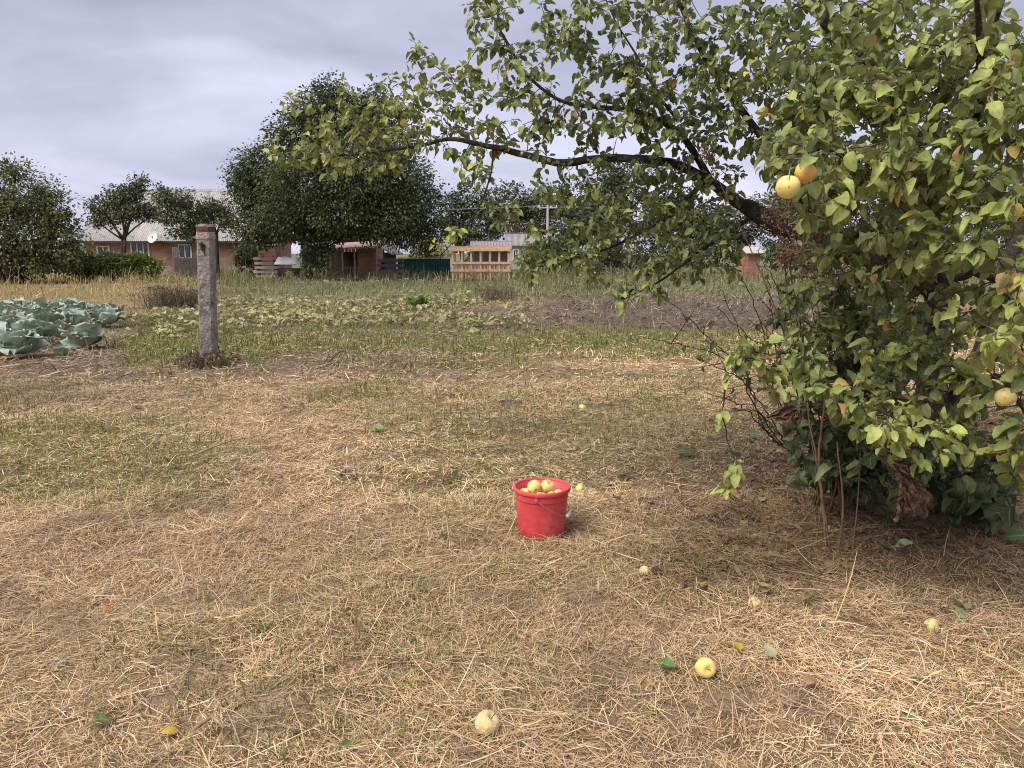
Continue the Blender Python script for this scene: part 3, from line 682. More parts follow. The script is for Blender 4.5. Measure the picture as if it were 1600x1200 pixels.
# satellite dish
dp = at(240, 371, HY - .9); dish = empty('satellite_dish', dp)
V, F = lathe([(0.001, 0.0)] + [(0.42 * t, 0.13 * t * t) for t in np.linspace(.2, 1, 6)] + [(0.43, 0.14), (0.42, 0.12)] + [(0.42 * t, 0.13 * t * t - .012) for t in np.linspace(.95, .05, 5)], 20)
d = obj('reflector', np_mesh('reflector', V, F, smooth=True), M['white'], dish); d.rotation_euler = (R(72), 0, R(-20))
MB().tube([(0, -.05, -.38), (.1, -.4, -.15), (.14, -.52, -.02)], .014, 5).build('feed_arm', M['grey_metal'], dish)
V, F = lathe([(.001, -.06), (.04, -.05), (.045, .05), (.02, .08), (.001, .085)], 8); o = obj('receiver', np_mesh('receiver', V + [.14, -.52, 0], F), M['dark_wood'], dish)
MB().tube([(0, 0, 0), (0.02, .5, -.12), (0, .86, -.10)], .02, 5).build('bracket', M['grey_metal'], dish)
tag(dish, 'round white satellite dish under the house eaves', 'satellite dish')
# grey plank screen by the house window
def plank_thing(name, label, cat, px0, px1, py0, Y, nplank, matr, vertical=True, th=0.03, ground_z=0.0, rails=True, gap=.02, jit=.05, seed=1):
    g = random.Random(seed); p0 = at(px0, py0, Y); p1 = at(px1, py0, Y); top = p0[2]; root = empty(name, ((p0[0] + p1[0]) / 2, Y, ground_z)); W = (p1[0] - p0[0])
    if vertical:
        pw = W / nplank
        for k in range(nplank):
            MB().box((-W / 2 + k * pw + gap / 2, 0, 0), (-W / 2 + (k + 1) * pw - gap / 2, th, top - ground_z - g.random() * jit)).build('plank', matr, root)
        if rails:
            for zz in (.25, .75): MB().box((-W / 2, th + .002, (top - ground_z) * zz - .05), (W / 2, th + .05, (top - ground_z) * zz + .05)).build('rail', matr, root)
    return tag(root, label, cat)
plank_thing('plank_screen', 'grey weathered plank screen leaning before the second house window', 'fence', 272, 314, 402, 49, 9, M['grey_wood'], seed=4)
plank_thing('plank_door', 'narrow grey plank door beside the house window next to the post', 'door', 268, 279, 385, 53.5, 4, M['grey_wood'], seed=5)  # a grey plank door in front of the house wall
# brick pillar and plank pile
p0, p1 = at(407, 384, 48), at(434, 384, 48)
pil = empty('brick_pillar', ((p0[0] + p1[0]) / 2, 48, 0)); W = (p1[0] - p0[0]) / 2
MB().box((-W, -W, -.1), (W, W, p0[2])).build('shaft', M['brick2'], pil); MB().box((-W - .06, -W - .06, p0[2] + .002), (W + .06, W + .06, p0[2] + .1)).build('coping', M['old_board'], pil)
tag(pil, 'short red brick pillar rising behind the pale plank pile', 'pillar')
def plank_pile(name, label, px0, px1, py0, py1, Y, n, matr, seed):
    g = random.Random(seed); a = at(px0, py0, Y); b = at(px1, py0, Y); W = b[0] - a[0]; root = empty(name, ((a[0] + b[0]) / 2, Y, 0)); H = a[2]
    hh = H / (n * 1.5)
    for k in range(n):
        z = k * H / n
        MB().box((-W / 2 + g.uniform(-.1, .1), -.3 + g.uniform(-.08, .08), z + hh * .5), (W / 2 + g.uniform(-.1, .1), .3, z + hh * 1.45)).build('board', matr, root)
        for sx in (-.35, .35): MB().box((W * sx - .05, -.28, z - .002 if k else -.05), (W * sx + .05, .28, z + hh * .5 - .003)).build('spacer', M['dark_wood'], root)
    return tag(root, label, 'plank pile')
plank_pile('plank_pile', 'pile of pale boards stacked before the brick pillar', 399, 436, 402, 424, 45, 5, M['old_board'], 2)
plank_pile('plank_pile', 'low grey board pile between the brick shed and teal fence', 592, 630, 404, 424, 44, 4, M['grey_wood'], 3)
# tarp cart
a, b = at(433, 401, 44), at(472, 401, 44); W = (b[0] - a[0]); cart = empty('garden_cart', ((a[0] + b[0]) / 2, 44, 0)); H = a[2]
u = np.linspace(0, 1, 15); v = np.linspace(0, 1, 9); UU, VV = np.meshgrid(u, v)
zz = H - .05 + .06 * np.sin(UU * 9 + VV * 3) * np.sin(VV * 5) - .45 * np.clip(.12 - np.minimum(np.minimum(UU, 1 - UU), np.minimum(VV, 1 - VV)), 0, 1) * 7
V = np.stack([(UU - .5) * (W + .1), (VV - .5) * 1.0, zz], -1).reshape(-1, 3); i = np.arange(8)[:, None] * 15; j = np.arange(14)[None]
obj('tarp', np_mesh('tarp', V, np.stack([i + j, i + j + 1, i + 16 + j, i + 15 + j], -1).reshape(-1, 4), smooth=True), M['tarp'], cart)
MB().box((-W / 2 + .1, -.4, .45), (W / 2 - .1, .4, .62)).build('bed', M['dark_wood'], cart)
for sx in (-.4, .4):
    for sy in (-.36, .30): MB().box((W * sx - .04, sy, 0), (W * sx + .04, sy + .07, .448)).build('leg', M['dark_wood'], cart)
for sx in (-.3, .3):
    V, F = tube([(W * sx - .05, -.45, .26), (W * sx + .05, -.45, .26)], .24, 14); V[:, 1] += 0
    ww = MB(); ww.add(*tube([(W * sx, -.47, .26), (W * sx, -.42, .26)], .24, 14)); ww.build('wheel', M['dark_hole'], cart)
tag(cart, 'low garden cart covered with a pale tarp under the walnut tree', 'cart')
# brick shed with lean-to
Y = 47; x0, xm, x1 = at(512, 392, Y)[0], at(558, 392, Y)[0], at(587, 392, Y)[0]; zt = at(560, 388, Y)[2]
shed = empty('brick_shed', ((x0 + x1) / 2, Y, 0)); c = (x0 + x1) / 2
MB().box((xm - c, 0, -.1), (x1 - c, 2.6, zt)).build('wall', M['brick2'], shed)
MB().box((x0 - c, 2.2, -.1), (xm - c - .003, 2.6, zt - .2)).build('back_wall', M['dark_wood'], shed)
rf = MB(); rf.add([(x0 - c - .1, -.35, zt - .12), (x1 - c + .12, -.35, zt + .05), (x1 - c + .12, 2.8, zt + .4), (x0 - c - .1, 2.8, zt + .25)] + [(x0 - c - .1, -.35, zt - .02), (x1 - c + .12, -.35, zt + .15), (x1 - c + .12, 2.8, zt + .5), (x0 - c - .1, 2.8, zt + .35)],
        np.array([(0, 3, 2, 1), (4, 5, 6, 7), (0, 1, 5, 4), (1, 2, 6, 5), (2, 3, 7, 6), (3, 0, 4, 7)])); rf.build('roof', M['pink_roof'], shed)
for k in range(3): xx = x0 - c + .1 + k * (xm - x0 - .3) / 2; MB().box((xx, -.1, -.05), (xx + .09, -.01, zt - .16)).build('post', M['old_board'], shed)
MB().box((x0 - c, -.06, .55), (xm - c - .05, -.02, .66)).build('rail', M['grey_wood'], shed)
tag(shed, 'small red brick shed with open lean-to under the walnut tree', 'shed')
# dark barn behind it
Y = 50.5; x0, x1 = at(505, 390, Y)[0], at(606, 390, Y)[0]; c = (x0 + x1) / 2; zt = at(550, 392, Y)[2]; zp = at(550, 356, Y)[2]; barn = empty('wooden_barn', (c, Y, 0)); Wd = (x1 - x0) / 2
n = 16
for k in range(n):
    xa, xb = -Wd + .2 + k * (2 * Wd - .4) / n, -Wd + .2 + (k + 1) * (2 * Wd - .4) / n - .02
    za = zt + (zp - zt) * (1 - abs(xa) / Wd); zb = zt + (zp - zt) * (1 - abs(xb) / Wd)
    MB().add([(xa, 0, 0), (xb, 0, 0), (xb, 0, zb - .1), (xa, 0, za - .1), (xa, .03, 0), (xb, .03, 0), (xb, .03, zb - .1), (xa, .03, za - .1)], np.array([(0, 1, 2, 3), (5, 4, 7, 6), (1, 5, 6, 2), (4, 0, 3, 7), (3, 2, 6, 7)])).build('plank', M['dark_wood'], barn)
MB().box((-Wd + .22, .04, 0), (Wd - .22, 5, zt - .1)).build('wall', M['dark_wood'], barn)
rb = MB(); rb.box((-.06, -.35, zp - .02), (.06, 5.4, zp + .10)); rb = rb.build('roof', M['grey_wood'], barn)
for s in (-1, 1):
    q = MB(); q.add([(0, -.3, zp), (s * (Wd + .25), -.3, zt - .25), (s * (Wd + .25), 5.3, zt - .25), (0, 5.3, zp), (0, -.3, zp + .07), (s * (Wd + .25), -.3, zt - .18), (s * (Wd + .25), 5.3, zt - .18), (0, 5.3, zp + .07)],
          np.array([(0, 1, 2, 3), (4, 5, 6, 7), (0, 1, 5, 4), (1, 2, 6, 5), (2, 3, 7, 6)])); q.build('roof_slope', M['grey_wood'], rb)
tag(barn, 'dark plank barn with a pointed gable in the walnut tree shade', 'barn')
# teal sheet fence
Y = 47; x0, x1 = at(622, 404, Y)[0], at(704, 404, Y)[0]; zt = at(660, 404, Y)[2]; c = (x0 + x1) / 2; tf = empty('sheet_fence', (c, Y, 0)); n = 5; w_ = (x1 - x0) / n
for k in range(n):
    V, F = wave_sheet(w_ - .02, zt - .05, 6, .02); V = V[:, [0, 2, 1]] + [x0 - c + k * w_, 0, .03]; obj('metal_sheet', np_mesh('metal_sheet', V, F), M['teal'], tf)
    MB().box((x0 - c + k * w_ - .03, .03, 0), (x0 - c + k * w_ + .03, .09, zt)).build('post', M['dark_wood'], tf)
MB().box((x0 - c, -.03, zt), (x1 - c, .05, zt + .06)).build('top_rail', M['old_board'], tf)
tag(tf, 'dark teal sheet metal fence left of the pale timber rack', 'fence')
# pale timber rack
Y = 42; x0, x1 = at(704, 386, Y)[0], at(798, 386, Y)[0]; zt = at(750, 386, Y)[2]; c = (x0 + x1) / 2; rk = empty('timber_rack', (c, Y, 0)); W = x1 - x0
for k in range(4): MB().box((-W / 2 - .05, -.35 + k * .42, zt - .10 + k * .035), (W / 2 + .05, .03 + k * .42, zt - .05 + k * .035)).build('deck_board', M['pale_wood'], rk)
MB().box((-W / 2, -.38, zt - .22), (W / 2, -.33, zt - .103)).build('fascia', M['pale_wood'], rk)
for k in range(7):
    xx = -W / 2 + .12 + k * (W - .24) / 6
    for yy in (-.28, 1.1): MB().box((xx - .05, yy, 0), (xx + .05, yy + .09, zt - .225 if yy < 0 else zt - .12)).build('post', M['pale_wood'], rk)
for zz in (.95, .55):
    for yy in (-.33, 1.2): MB().box((-W / 2, yy, zz - .06), (W / 2, yy + .04, zz + .06)).build('rail', M['pale_wood'], rk)
for k in range(18): MB().box((-W / 2 + .1 + k * (W - .2) / 18, -.20, .02), (-W / 2 + .1 + k * (W - .2) / 18 + .09, -.17, .85)).build('picket', M['pale_wood'], rk)
MB().box((-W / 2 + .1, .3, .3), (W / 2 - .1, .9, .9)).build('stacked_crate', M['old_board'], rk)
tag(rk, 'open rack of fresh pale timber with rails and pickets', 'timber rack')
# shed with grey roof, pale house, brick hut
def cottage(name, label, cat, px0, px1, pye, pyr, Y, dep, wall, roofm, win=()):
    x0, x1 = at(px0, pye, Y)[0], at(px1, pye, Y)[0]; ze, zr = at(px0, pye, Y)[2], at(px0, pyr, Y + dep / 2)[2]; c = (x0 + x1) / 2; W = (x1 - x0) / 2; root = empty(name, (c, Y, 0))
    w = MB(); w.box((-W, 0, -.1), (W, dep, ze)); w.add([(-W, 0, ze), (-W, dep, ze), (-W, dep / 2, zr), (W, 0, ze), (W, dep, ze), (W, dep / 2, zr)], np.array([(0, 2, 1), (3, 4, 5)])); w.build('wall', wall, root)
    rr = MB(); rr.box((-W - .2, dep / 2 - .1, zr + .02), (W + .2, dep / 2 + .1, zr + .12)); rr = rr.build('roof', roofm, root)
    roof_slope(rr, -W - .2, W + .2, (-.3, ze - .05), (dep / 2, zr + .02), 4, 1, [roofm], 1); roof_slope(rr, -W - .2, W + .2, (dep + .3, ze - .05), (dep / 2, zr + .02), 4, 1, [roofm], 2)
    for a, b in win: pane_window(root, -W + a * 2 * W, -W + b * 2 * W, ze * .35, ze * .85, -.004)
    return tag(root, label, cat)
cottage('roofed_shed', 'low shed with grey roof just behind the timber rack', 'shed', 738, 796, 386, 379, 58, 3, M['dark_wood'], M['dull_roof'])
cottage('pale_cottage', 'pale plastered cottage with light roof behind the apple twigs', 'house', 792, 838, 384, 366, 70, 5, M['plaster'], M['dull_roof'], ((.2, .4), (.6, .8)))
cottage('brick_hut', 'little red brick hut with grey roof seen past the apple stems', 'hut', 1169, 1188, 396, 388, 46, 2, M['brick2'], M['slate2'], ())
cottage('pale_cottage', 'pale walled cottage roof peeping between walnut and timber rack', 'house', 664, 706, 396, 372, 72, 5, M['plaster'], M['dull_roof'], ())
# white barrel
bp = at(931, 416, 44); V, F = lathe([(.001, 0), (.26, 0), (.29, .1), (.30, .45), (.29, .8), (.26, .9), (.001, .9)], 16)
br = empty('plastic_barrel', (bp[0], 44, 0)); br.scale = (.6, .6, .75); obj('drum', np_mesh('drum', V, F, smooth=True), M['white'], br)
V, F = lathe([(.305, .28), (.315, .30), (.305, .32)], 16); obj('hoop', np_mesh('hoop', V, F), M['grey_metal'], br)
V, F = lathe([(.001, .97), (.2, .97), (.27, .94), (.27, .905)], 16); obj('lid', np_mesh('lid', V, F), M['white'], br)
tag(br, 'small white plastic barrel at the far edge of the weeds', 'barrel')
# utility pole
up = at(856, 320, 74); pole = empty('utility_pole', (up[0], 74, 0)); H = up[2]
MB().tube([(0, 0, -.1), (0, 0, H * .5), (0, 0, H)], [.16, .14, .11], 8).build('pole', M['plaster'], pole)
MB().box((-.9, -.06, H - .32), (.9, .06, H - .2)).build('crossarm', M['plaster'], pole)
for sx in (-.8, 0.3, .8):
    V, F = lathe([(.001, 0), (.05, 0), (.06, .06), (.03, .12), (.05, .15), (.001, .18)], 8); obj('insulator', np_mesh('insulator', V + [sx, 0, H - .198], F), M['white'], pole)
    for s in (-1, 1):
        t = np.linspace(0, 1, 14); P = np.stack([sx + s * 40 * t, 10 * t * (1 if s > 0 else .2), H - .06 - 1.6 * 4 * t * (1 - t) * .3 + 0 * t], 1)
        MB().tube(P, .006, 4).build('wire', M['grey_metal'], pole)
tag(pole, 'pale utility pole with wires rising over the far trees', 'utility pole')

# ------------------------------------------------------------------ concrete post
pb = gr(327, 566); pY = pb[1]; post = empty('concrete_post', (pb[0], pY, gzs(pb[0], pY)))
pw = 11.2 * (pY * 1.02) / FPX; tx = at(321, 352, pY)[0] - pb[0]; Hh = at(321, 352, pY)[2]
def rough_post(z0, z1, w0, w1, nz, seed, skew):
    g = np.random.default_rng(seed); ring = []
    for (cx, cy) in ((-1, -1), (1, -1), (1, 1), (-1, 1)):
        for t in (0.12, .37, .63, .88):
            nx_, ny_ = {(-1, -1): (1, -1), (1, -1): (1, 1), (1, 1): (-1, 1), (-1, 1): (-1, -1)}[(cx, cy)]
            ring.append((cx + (nx_ - cx) * t, cy + (ny_ - cy) * t))
    ring = np.array(ring); V = []
    for k in range(nz + 1):
        t = k / nz; z = z0 + (z1 - z0) * t; w = w0 + (w1 - w0) * t
        rr = ring * w + g.normal(0, 0.0035, ring.shape) * (1 if 0 < k < nz else .7) + np.array([skew * z / Hh, 0])
        V.append(np.c_[rr, np.full(len(rr), z) + (g.normal(0, .004, len(rr)))])
    V = np.concatenate(V); m = len(ring); i = np.arange(nz)[:, None] * m; j = np.arange(m)[None]; kx = (j + 1) % m
    F = np.stack([i + j, i + kx, i + m + kx, i + m + j], -1).reshape(-1, 4)
    V = np.concatenate([V, V[-m:].mean(0, keepdims=True), V[:m].mean(0, keepdims=True)])
    j = np.arange(m); kk = (j + 1) % m
    return V, [F, np.stack([np.full(m, len(V) - 2), nz * m + j, nz * m + kk], 1), np.stack([np.full(m, len(V) - 1), kk, j], 1)]
V, F = rough_post(-.25, Hh - .17, pw * 1.0, pw * .97, 26, 3, tx); obj('shaft', np_mesh('shaft', V, F), M['concrete'], post)
V, F = rough_post(Hh - .168, Hh - .08, pw * 1.015, pw * 1.01, 3, 4, tx); obj('mortar_band', np_mesh('mortar_band', V, F), M['concrete_pale'], post)
V, F = rough_post(Hh - .078, Hh - .012, pw * .96, pw * .95, 2, 5, tx); obj('brick_course', np_mesh('brick_course', V, F), M['rust'], post)
V, F = rough_post(Hh - .010, Hh + .02, pw * 1.0, pw * .97, 1, 6, tx); obj('cap', np_mesh('cap', V, F), M['concrete_pale'], post)
# hollow near the top: a scar ring and dark bottom proud of the rough face
hzp = at(321, 386, pY)[2]; th = np.linspace(0, 2 * math.pi, 12, endpoint=False); g = np.random.default_rng(8)
rr = 0.045 * (1 + .35 * (g.random(12) - .5)); V = np.c_[rr * np.cos(th) * .8, np.full(12, -pw - .006), rr * np.sin(th) * 1.3]
V = np.concatenate([V, V * [.55, 1, .55] + [0, .004, 0], [[0, -pw + .004, 0]]]) + [tx * hzp / Hh, 0, hzp]
j = np.arange(12); k = (j + 1) % 12
obj('hollow', np_mesh('hollow', V, [np.stack([j, k, 12 + k, 12 + j], 1), np.stack([12 + j, 12 + k, np.full(12, 24)], 1)]), M['dark_hole'], post)
MB().tube(np.array([(-.02, -pw - .005, .07), (-.025, -pw - .05, .05), (.0, -pw - .06, -.02), (.02, -pw - .03, -.06), (.02, -pw - .0, -.10)]) + [tx * hzp / Hh, 0, hzp], .008, 5).build('iron_hook', M['rust'], post)
tag(post, 'weathered square concrete fence post standing alone in the field', 'post')

# ------------------------------------------------------------------ cabbages
def cabbage_leaf(seed):
    g = np.random.default_rng(seed); nl, nw = 10, 8; V, U = [], []; ph = g.random(3) * 6.28
    for a in range(nl + 1):
        t = a / nl; w = max(.07 if t < .3 else .12, .46 * math.sqrt(max(0, 1 - ((t - .53) / .485) ** 2)))
        for b in range(nw + 1):
            u = b / nw * 2 - 1
            z = .30 * t * t + .62 * (u * w) ** 2 * (1.3 - .5 * t) + (.030 * math.sin(11 * t + ph[0]) * math.copysign(1, u) + .026 * math.sin(19 * t + 4 * u + ph[1])) * abs(u) ** 2 * min(1, t * 3)
            z += .012 * math.sin(9 * u + ph[2]) * t + g.normal(0, .005)
            if t > .72: z -= (t - .72) ** 1.3 * (1.35 + .5 * math.sin(u * 4 + ph[1]))
            V.append((u * w, t - .05 * u * u * (t > .5), z)); U.append((u, t))
    F = [(a * (nw + 1) + b, a * (nw + 1) + b + 1, (a + 1) * (nw + 1) + b + 1, (a + 1) * (nw + 1) + b) for a in range(nl) for b in range(nw)]
    return np.array(V), np.array(F), np.array(U, float)
CABM = []
for s in range(8):
    V, F, U = cabbage_leaf(s)
    base = np.array([(0.30, 0.39, 0.32), (0.36, 0.44, 0.37), (0.24, 0.33, 0.24), (0.44, 0.50, 0.44)][s % 4])
    me = np_mesh('leaf', V, F, np.tile(base, (len(V), 1)) * (0.85 + .2 * (1 - U[:, 1:2]) + .35 * np.maximum(np.abs(U[:, :1]) ** 6, np.clip(U[:, 1:2] - .86, 0, 1) * 6)), U, True); me.materials.append(M['cabbage']); CABM.append(me)
HV, HF = lathe([(.001, 0), (.6, .12), (.95, .5), (1.0, .85), (.85, 1.25), (.5, 1.5), (.001, 1.58)], 14)
HV = HV * (1 + .05 * np.sin(HV[:, :1] * 5 + HV[:, 1:2] * 4)); CABH = np_mesh('head', HV, HF, smooth=True); CABH.materials.append(M['cabbage_head'])
def cabbage(x, y, s, label, group=None, seed=0, n=10):
    s *= .90; g = random.Random(seed); root = empty('cabbage', (x, y, gzs(x, y) - .01), g.random() * 6.28); tag(root, label, 'cabbage', group)
    h = bpy.data.objects.new('head', CABH); link(h, root); h.scale = (.135 * s, .135 * s, .135 * s); h.location = (0, 0, .10 * s)
    for k in range(n):
        ring = 0 if k < 4 else (1 if k < 8 else 2)
        L = (.27, .33, .33)[ring] * s * g.uniform(.7, 1.2); el = (R(72), R(48), R(22))[ring] + g.uniform(-.28, .28); az = k * 2.399 + g.uniform(-.4, .4)
        o = bpy.data.objects.new('leaf', CABM[g.randrange(8)]); link(o, root)
        r0 = (.05, .045, .035)[ring] * s; o.location = (r0 * -math.sin(az), r0 * math.cos(az), (.10, .085, .06)[ring] * s)
        o.rotation_euler = (el, g.uniform(-.35, .35), az); o.scale = (L * g.uniform(1.0, 1.35), L, L * g.uniform(.7, 1.3))
    return root
def cab_px(px, py, s, label, group=None, seed=0, n=12):
    p = gr(px, py); return cabbage(p[0], p[1], s, label, group, seed, n)
CG = 'cabbages growing in the bed'
cab_px(133, 545, 1.25, 'big round blue green cabbage at the near right corner of the bed', CG, 1, 14)
cab_px(32, 560, 1.2, 'cabbage nearest the camera in the bed, its front leaf spread low', CG, 2, 14)
cab_px(98, 558, .5, 'small young cabbage between the two front heads of the bed', CG, 3, 8)
cab_px(-25, 556, 1.2, 'front row cabbage cut by the left picture edge', CG, 4, 13)
cab_px(60, 537, 1.25, 'cabbage with tall upright leaves right behind the front heads', CG, 5, 14)
cab_px(8, 530, 1.2, 'second row cabbage at the left edge behind the front heads', CG, 6, 12)
cab_px(168, 512, 1.15, 'cabbage at the back right end of the bed beside the bare soil', CG, 7, 13)
cab_px(120, 516, 1.1, 'cabbage standing directly behind the big round corner cabbage', CG, 8, 12)
for k, (px, py) in enumerate(((70, 516), (30, 514), (-15, 512), (100, 503), (55, 503), (14, 502), (-30, 500), (150, 499), (182, 497), (125, 494), (85, 493), (45, 493), (5, 492), (-40, 490), (-60, 520), (92, 528), (35, 526), (-10, 540), (145, 506), (75, 509), (160, 494), (105, 488), (65, 487), (25, 486))):
    cab_px(px, py, 1.05, 'pale green cabbage among the crowded back rows of the bed', CG, 20 + k, 10)

# ------------------------------------------------------------------ apples
def apple_mesh(seed, r=0.037):
    g = np.random.default_rng(seed)
    prof = [(0.001, 1.62), (.10, 1.60), (.22, 1.68), (.42, 1.80), (.68, 1.76), (.90, 1.50), (1.0, 1.12), (.97, .72), (.80, .34), (.56, .10), (.36, .03), (.20, .07), (.10, .15), (.001, .17)]
    V, F = lathe(prof[::-1], 18); V[:, 2] -= .92
    th = np.arctan2(V[:, 1], V[:, 0]); V[:, :2] *= (1 + .035 * np.cos(5 * th + g.random() * 6) * (V[:, 2:3].ravel() < 0) + .03 * np.cos(2 * th + g.random() * 6))[:, None]
    V[:, 2] += V[:, 0] * g.normal(0, .06)
    return np_mesh('apple', V * r, F, smooth=True)
_am = [apple_mesh(s) for s in range(5)]
def apple(loc, rot, label, m='apple', r=1.0, group=None, seed=0, stem=True, name='apple', calyx=True):
    me = _am[seed % 5].copy(); me.materials.append(M[m])
    o = bpy.data.objects.new(name, me); link(o); o.location = loc; o.rotation_euler = rot; o.scale = (r, r, r * .97); tag(o, label, 'apple', group)
    if stem:
        MB().tube([(0, 0, .024), (.001, .001, .034), (.004, .002, .046)], [.0016, .0014, .0022], 5).build('stem', M['apple_stem'], o)
    if calyx:
        cb = MB()
        for k in range(5):
            a = k * 1.257; cb.add([(.0035 * math.cos(a + .5), .0035 * math.sin(a + .5), -.029), (.0035 * math.cos(a - .5), .0035 * math.sin(a - .5), -.029), (.0075 * math.cos(a), .0075 * math.sin(a), -.0345)], np.array([(0, 1, 2)]))
        cb.build('calyx', M['apple_stem'], o)
    return o
def ground_apple(px, py, rot, label, m='apple', r=1.0, seed=0, sink=0.25, **k):
    p = gr(px, py); return apple((p[0], p[1], gzs(p[0], p[1]) + .034 * r * (1 - sink)+.012), rot, label, m, r, 'windfall apples in the straw', seed, **k)

# ------------------------------------------------------------------ bucket
bk = gr(846, 834); BX, BY = bk[0], bk[1]; BZ = gzs(BX, BY) + .004
bucket = empty('bucket', (BX, BY, BZ)); tag(bucket, 'red plastic bucket filled with yellow apples on the straw', 'bucket')
HB = .268
pr = [(.001, .006), (.116, .006), (.121, .0), (.124, .008), (.1245, .02), (.1255, .022), (.132, .12), (.138, .20), (.139, .205), (.1405, .206), (.1415, .212), (.142, .225), (.1435, HB - .012)]
V, F = lathe(pr + [(.1395, HB - .012), (.134, .15), (.122, .014), (.001, .014)], 48); obj('body', np_mesh('body', V, F, smooth=True), M['red'], bucket)
V, F = lathe([(.1397, HB - .0118), (.1440, HB - .0118), (.1455, HB - .022), (.152, HB - .022), (.1535, HB - .018), (.1535, HB - .004), (.151, HB), (.1425, HB), (.1395, HB - .006), (.1397, HB - .0118)], 48)
obj('rim', np_mesh('rim', V, F, smooth=True), M['red'], bucket)
ax_a = R(-103)                                   # lug direction, front a little left
ax = np.array([math.cos(ax_a), math.sin(ax_a), 0.]); rt = np.array([-ax[1], ax[0], 0.]); rt = rt if rt[0] > 0 else -rt
for s in (1, -1):
    MB().tube([ax * s * .139 + [0, 0, HB - .034], ax * s * .158 + [0, 0, HB - .034]], .011, 8).build('lug', M['red'], bucket)
dr = rt * .80 + np.array([0, 0, -.60]); t = np.linspace(0, math.pi, 33)
arc = np.array([0, 0, HB - .034]) + np.cos(t)[:, None] * ax * .157 + (np.sin(t) ** .8)[:, None] * dr * .188
hd = MB().tube(arc, .0024, 6).build('handle', M['wire'], bucket)
MB().tube(arc[13:20], .0095, 8).build('grip', M['grip'], hd)
AB = 'apples heaped in the red bucket'
def b_apple(dx, dy, dz, rot, label, m='apple', r=1.0, seed=0): apple((BX + dx, BY + dy, BZ + dz + .008), rot, label, m, r, AB, seed)
b_apple(-.040, .005, .248, (R(-70), .1, .3), 'topmost yellow apple in the bucket, its calyx facing out', 'apple', 1.02, 0)
b_apple(.030, .022, .246, (R(20), .5, 0), 'pale upper apple in the bucket behind the front ones', 'apple', 1.0, 1)
for k, (dx, dy, dz) in enumerate(((-.072, -.050, .200), (-.008, -.070, .208), (.052, -.058, .206), (.088, .005, .202), (-.088, .03, .198), (-.04, .082, .202), (.045, .082, .200), (.0, .01, .175), (-.040, -.075, .155), (.035, -.080, .155), (.08, -.04, .15))):
    b_apple(dx, dy, dz, (random.uniform(-2, 2), random.uniform(-1, 1), random.uniform(0, 6)), 'yellow apple half buried in the heap inside the red bucket', ('apple', 'apple', 'apple_warm')[k % 3], random.uniform(.92, 1.05), k)

# windfalls
ground_apple(761, 1149, (R(28), .35, .6), 'pale bruised windfall apple nearest the camera with pecked holes', 'apple_pecked', 1.02, 0)
ground_apple(1101, 1066, (R(75), 0, .1), 'yellow windfall apple lying alone with its calyx facing the camera', 'apple', .98, 1)
ground_apple(1178, 954, (.3, .4, 0), 'half sunken tan windfall apple near the shaded straw', 'apple_old', .72, 2, .9)
ground_apple(1455, 987, (1.3, .2, 1), 'yellowish windfall apple right of the dry stalk below the tree', 'apple_old', .85, 3, .8)
ground_apple(910, 638, (.3, .4, 2), 'small yellow windfall apple far behind the bucket', 'apple', .95, 4, .3)
ground_apple(1007, 902, (1.0, .2, 2), 'flattened brownish windfall apple in front of the bucket to its right', 'apple_old', .75, 2, 1.0)
ground_apple(906, 772, (1.0, .2, 2), 'small yellow windfall apple lying close beside the bucket on its right', 'apple', .8, 0, .4)

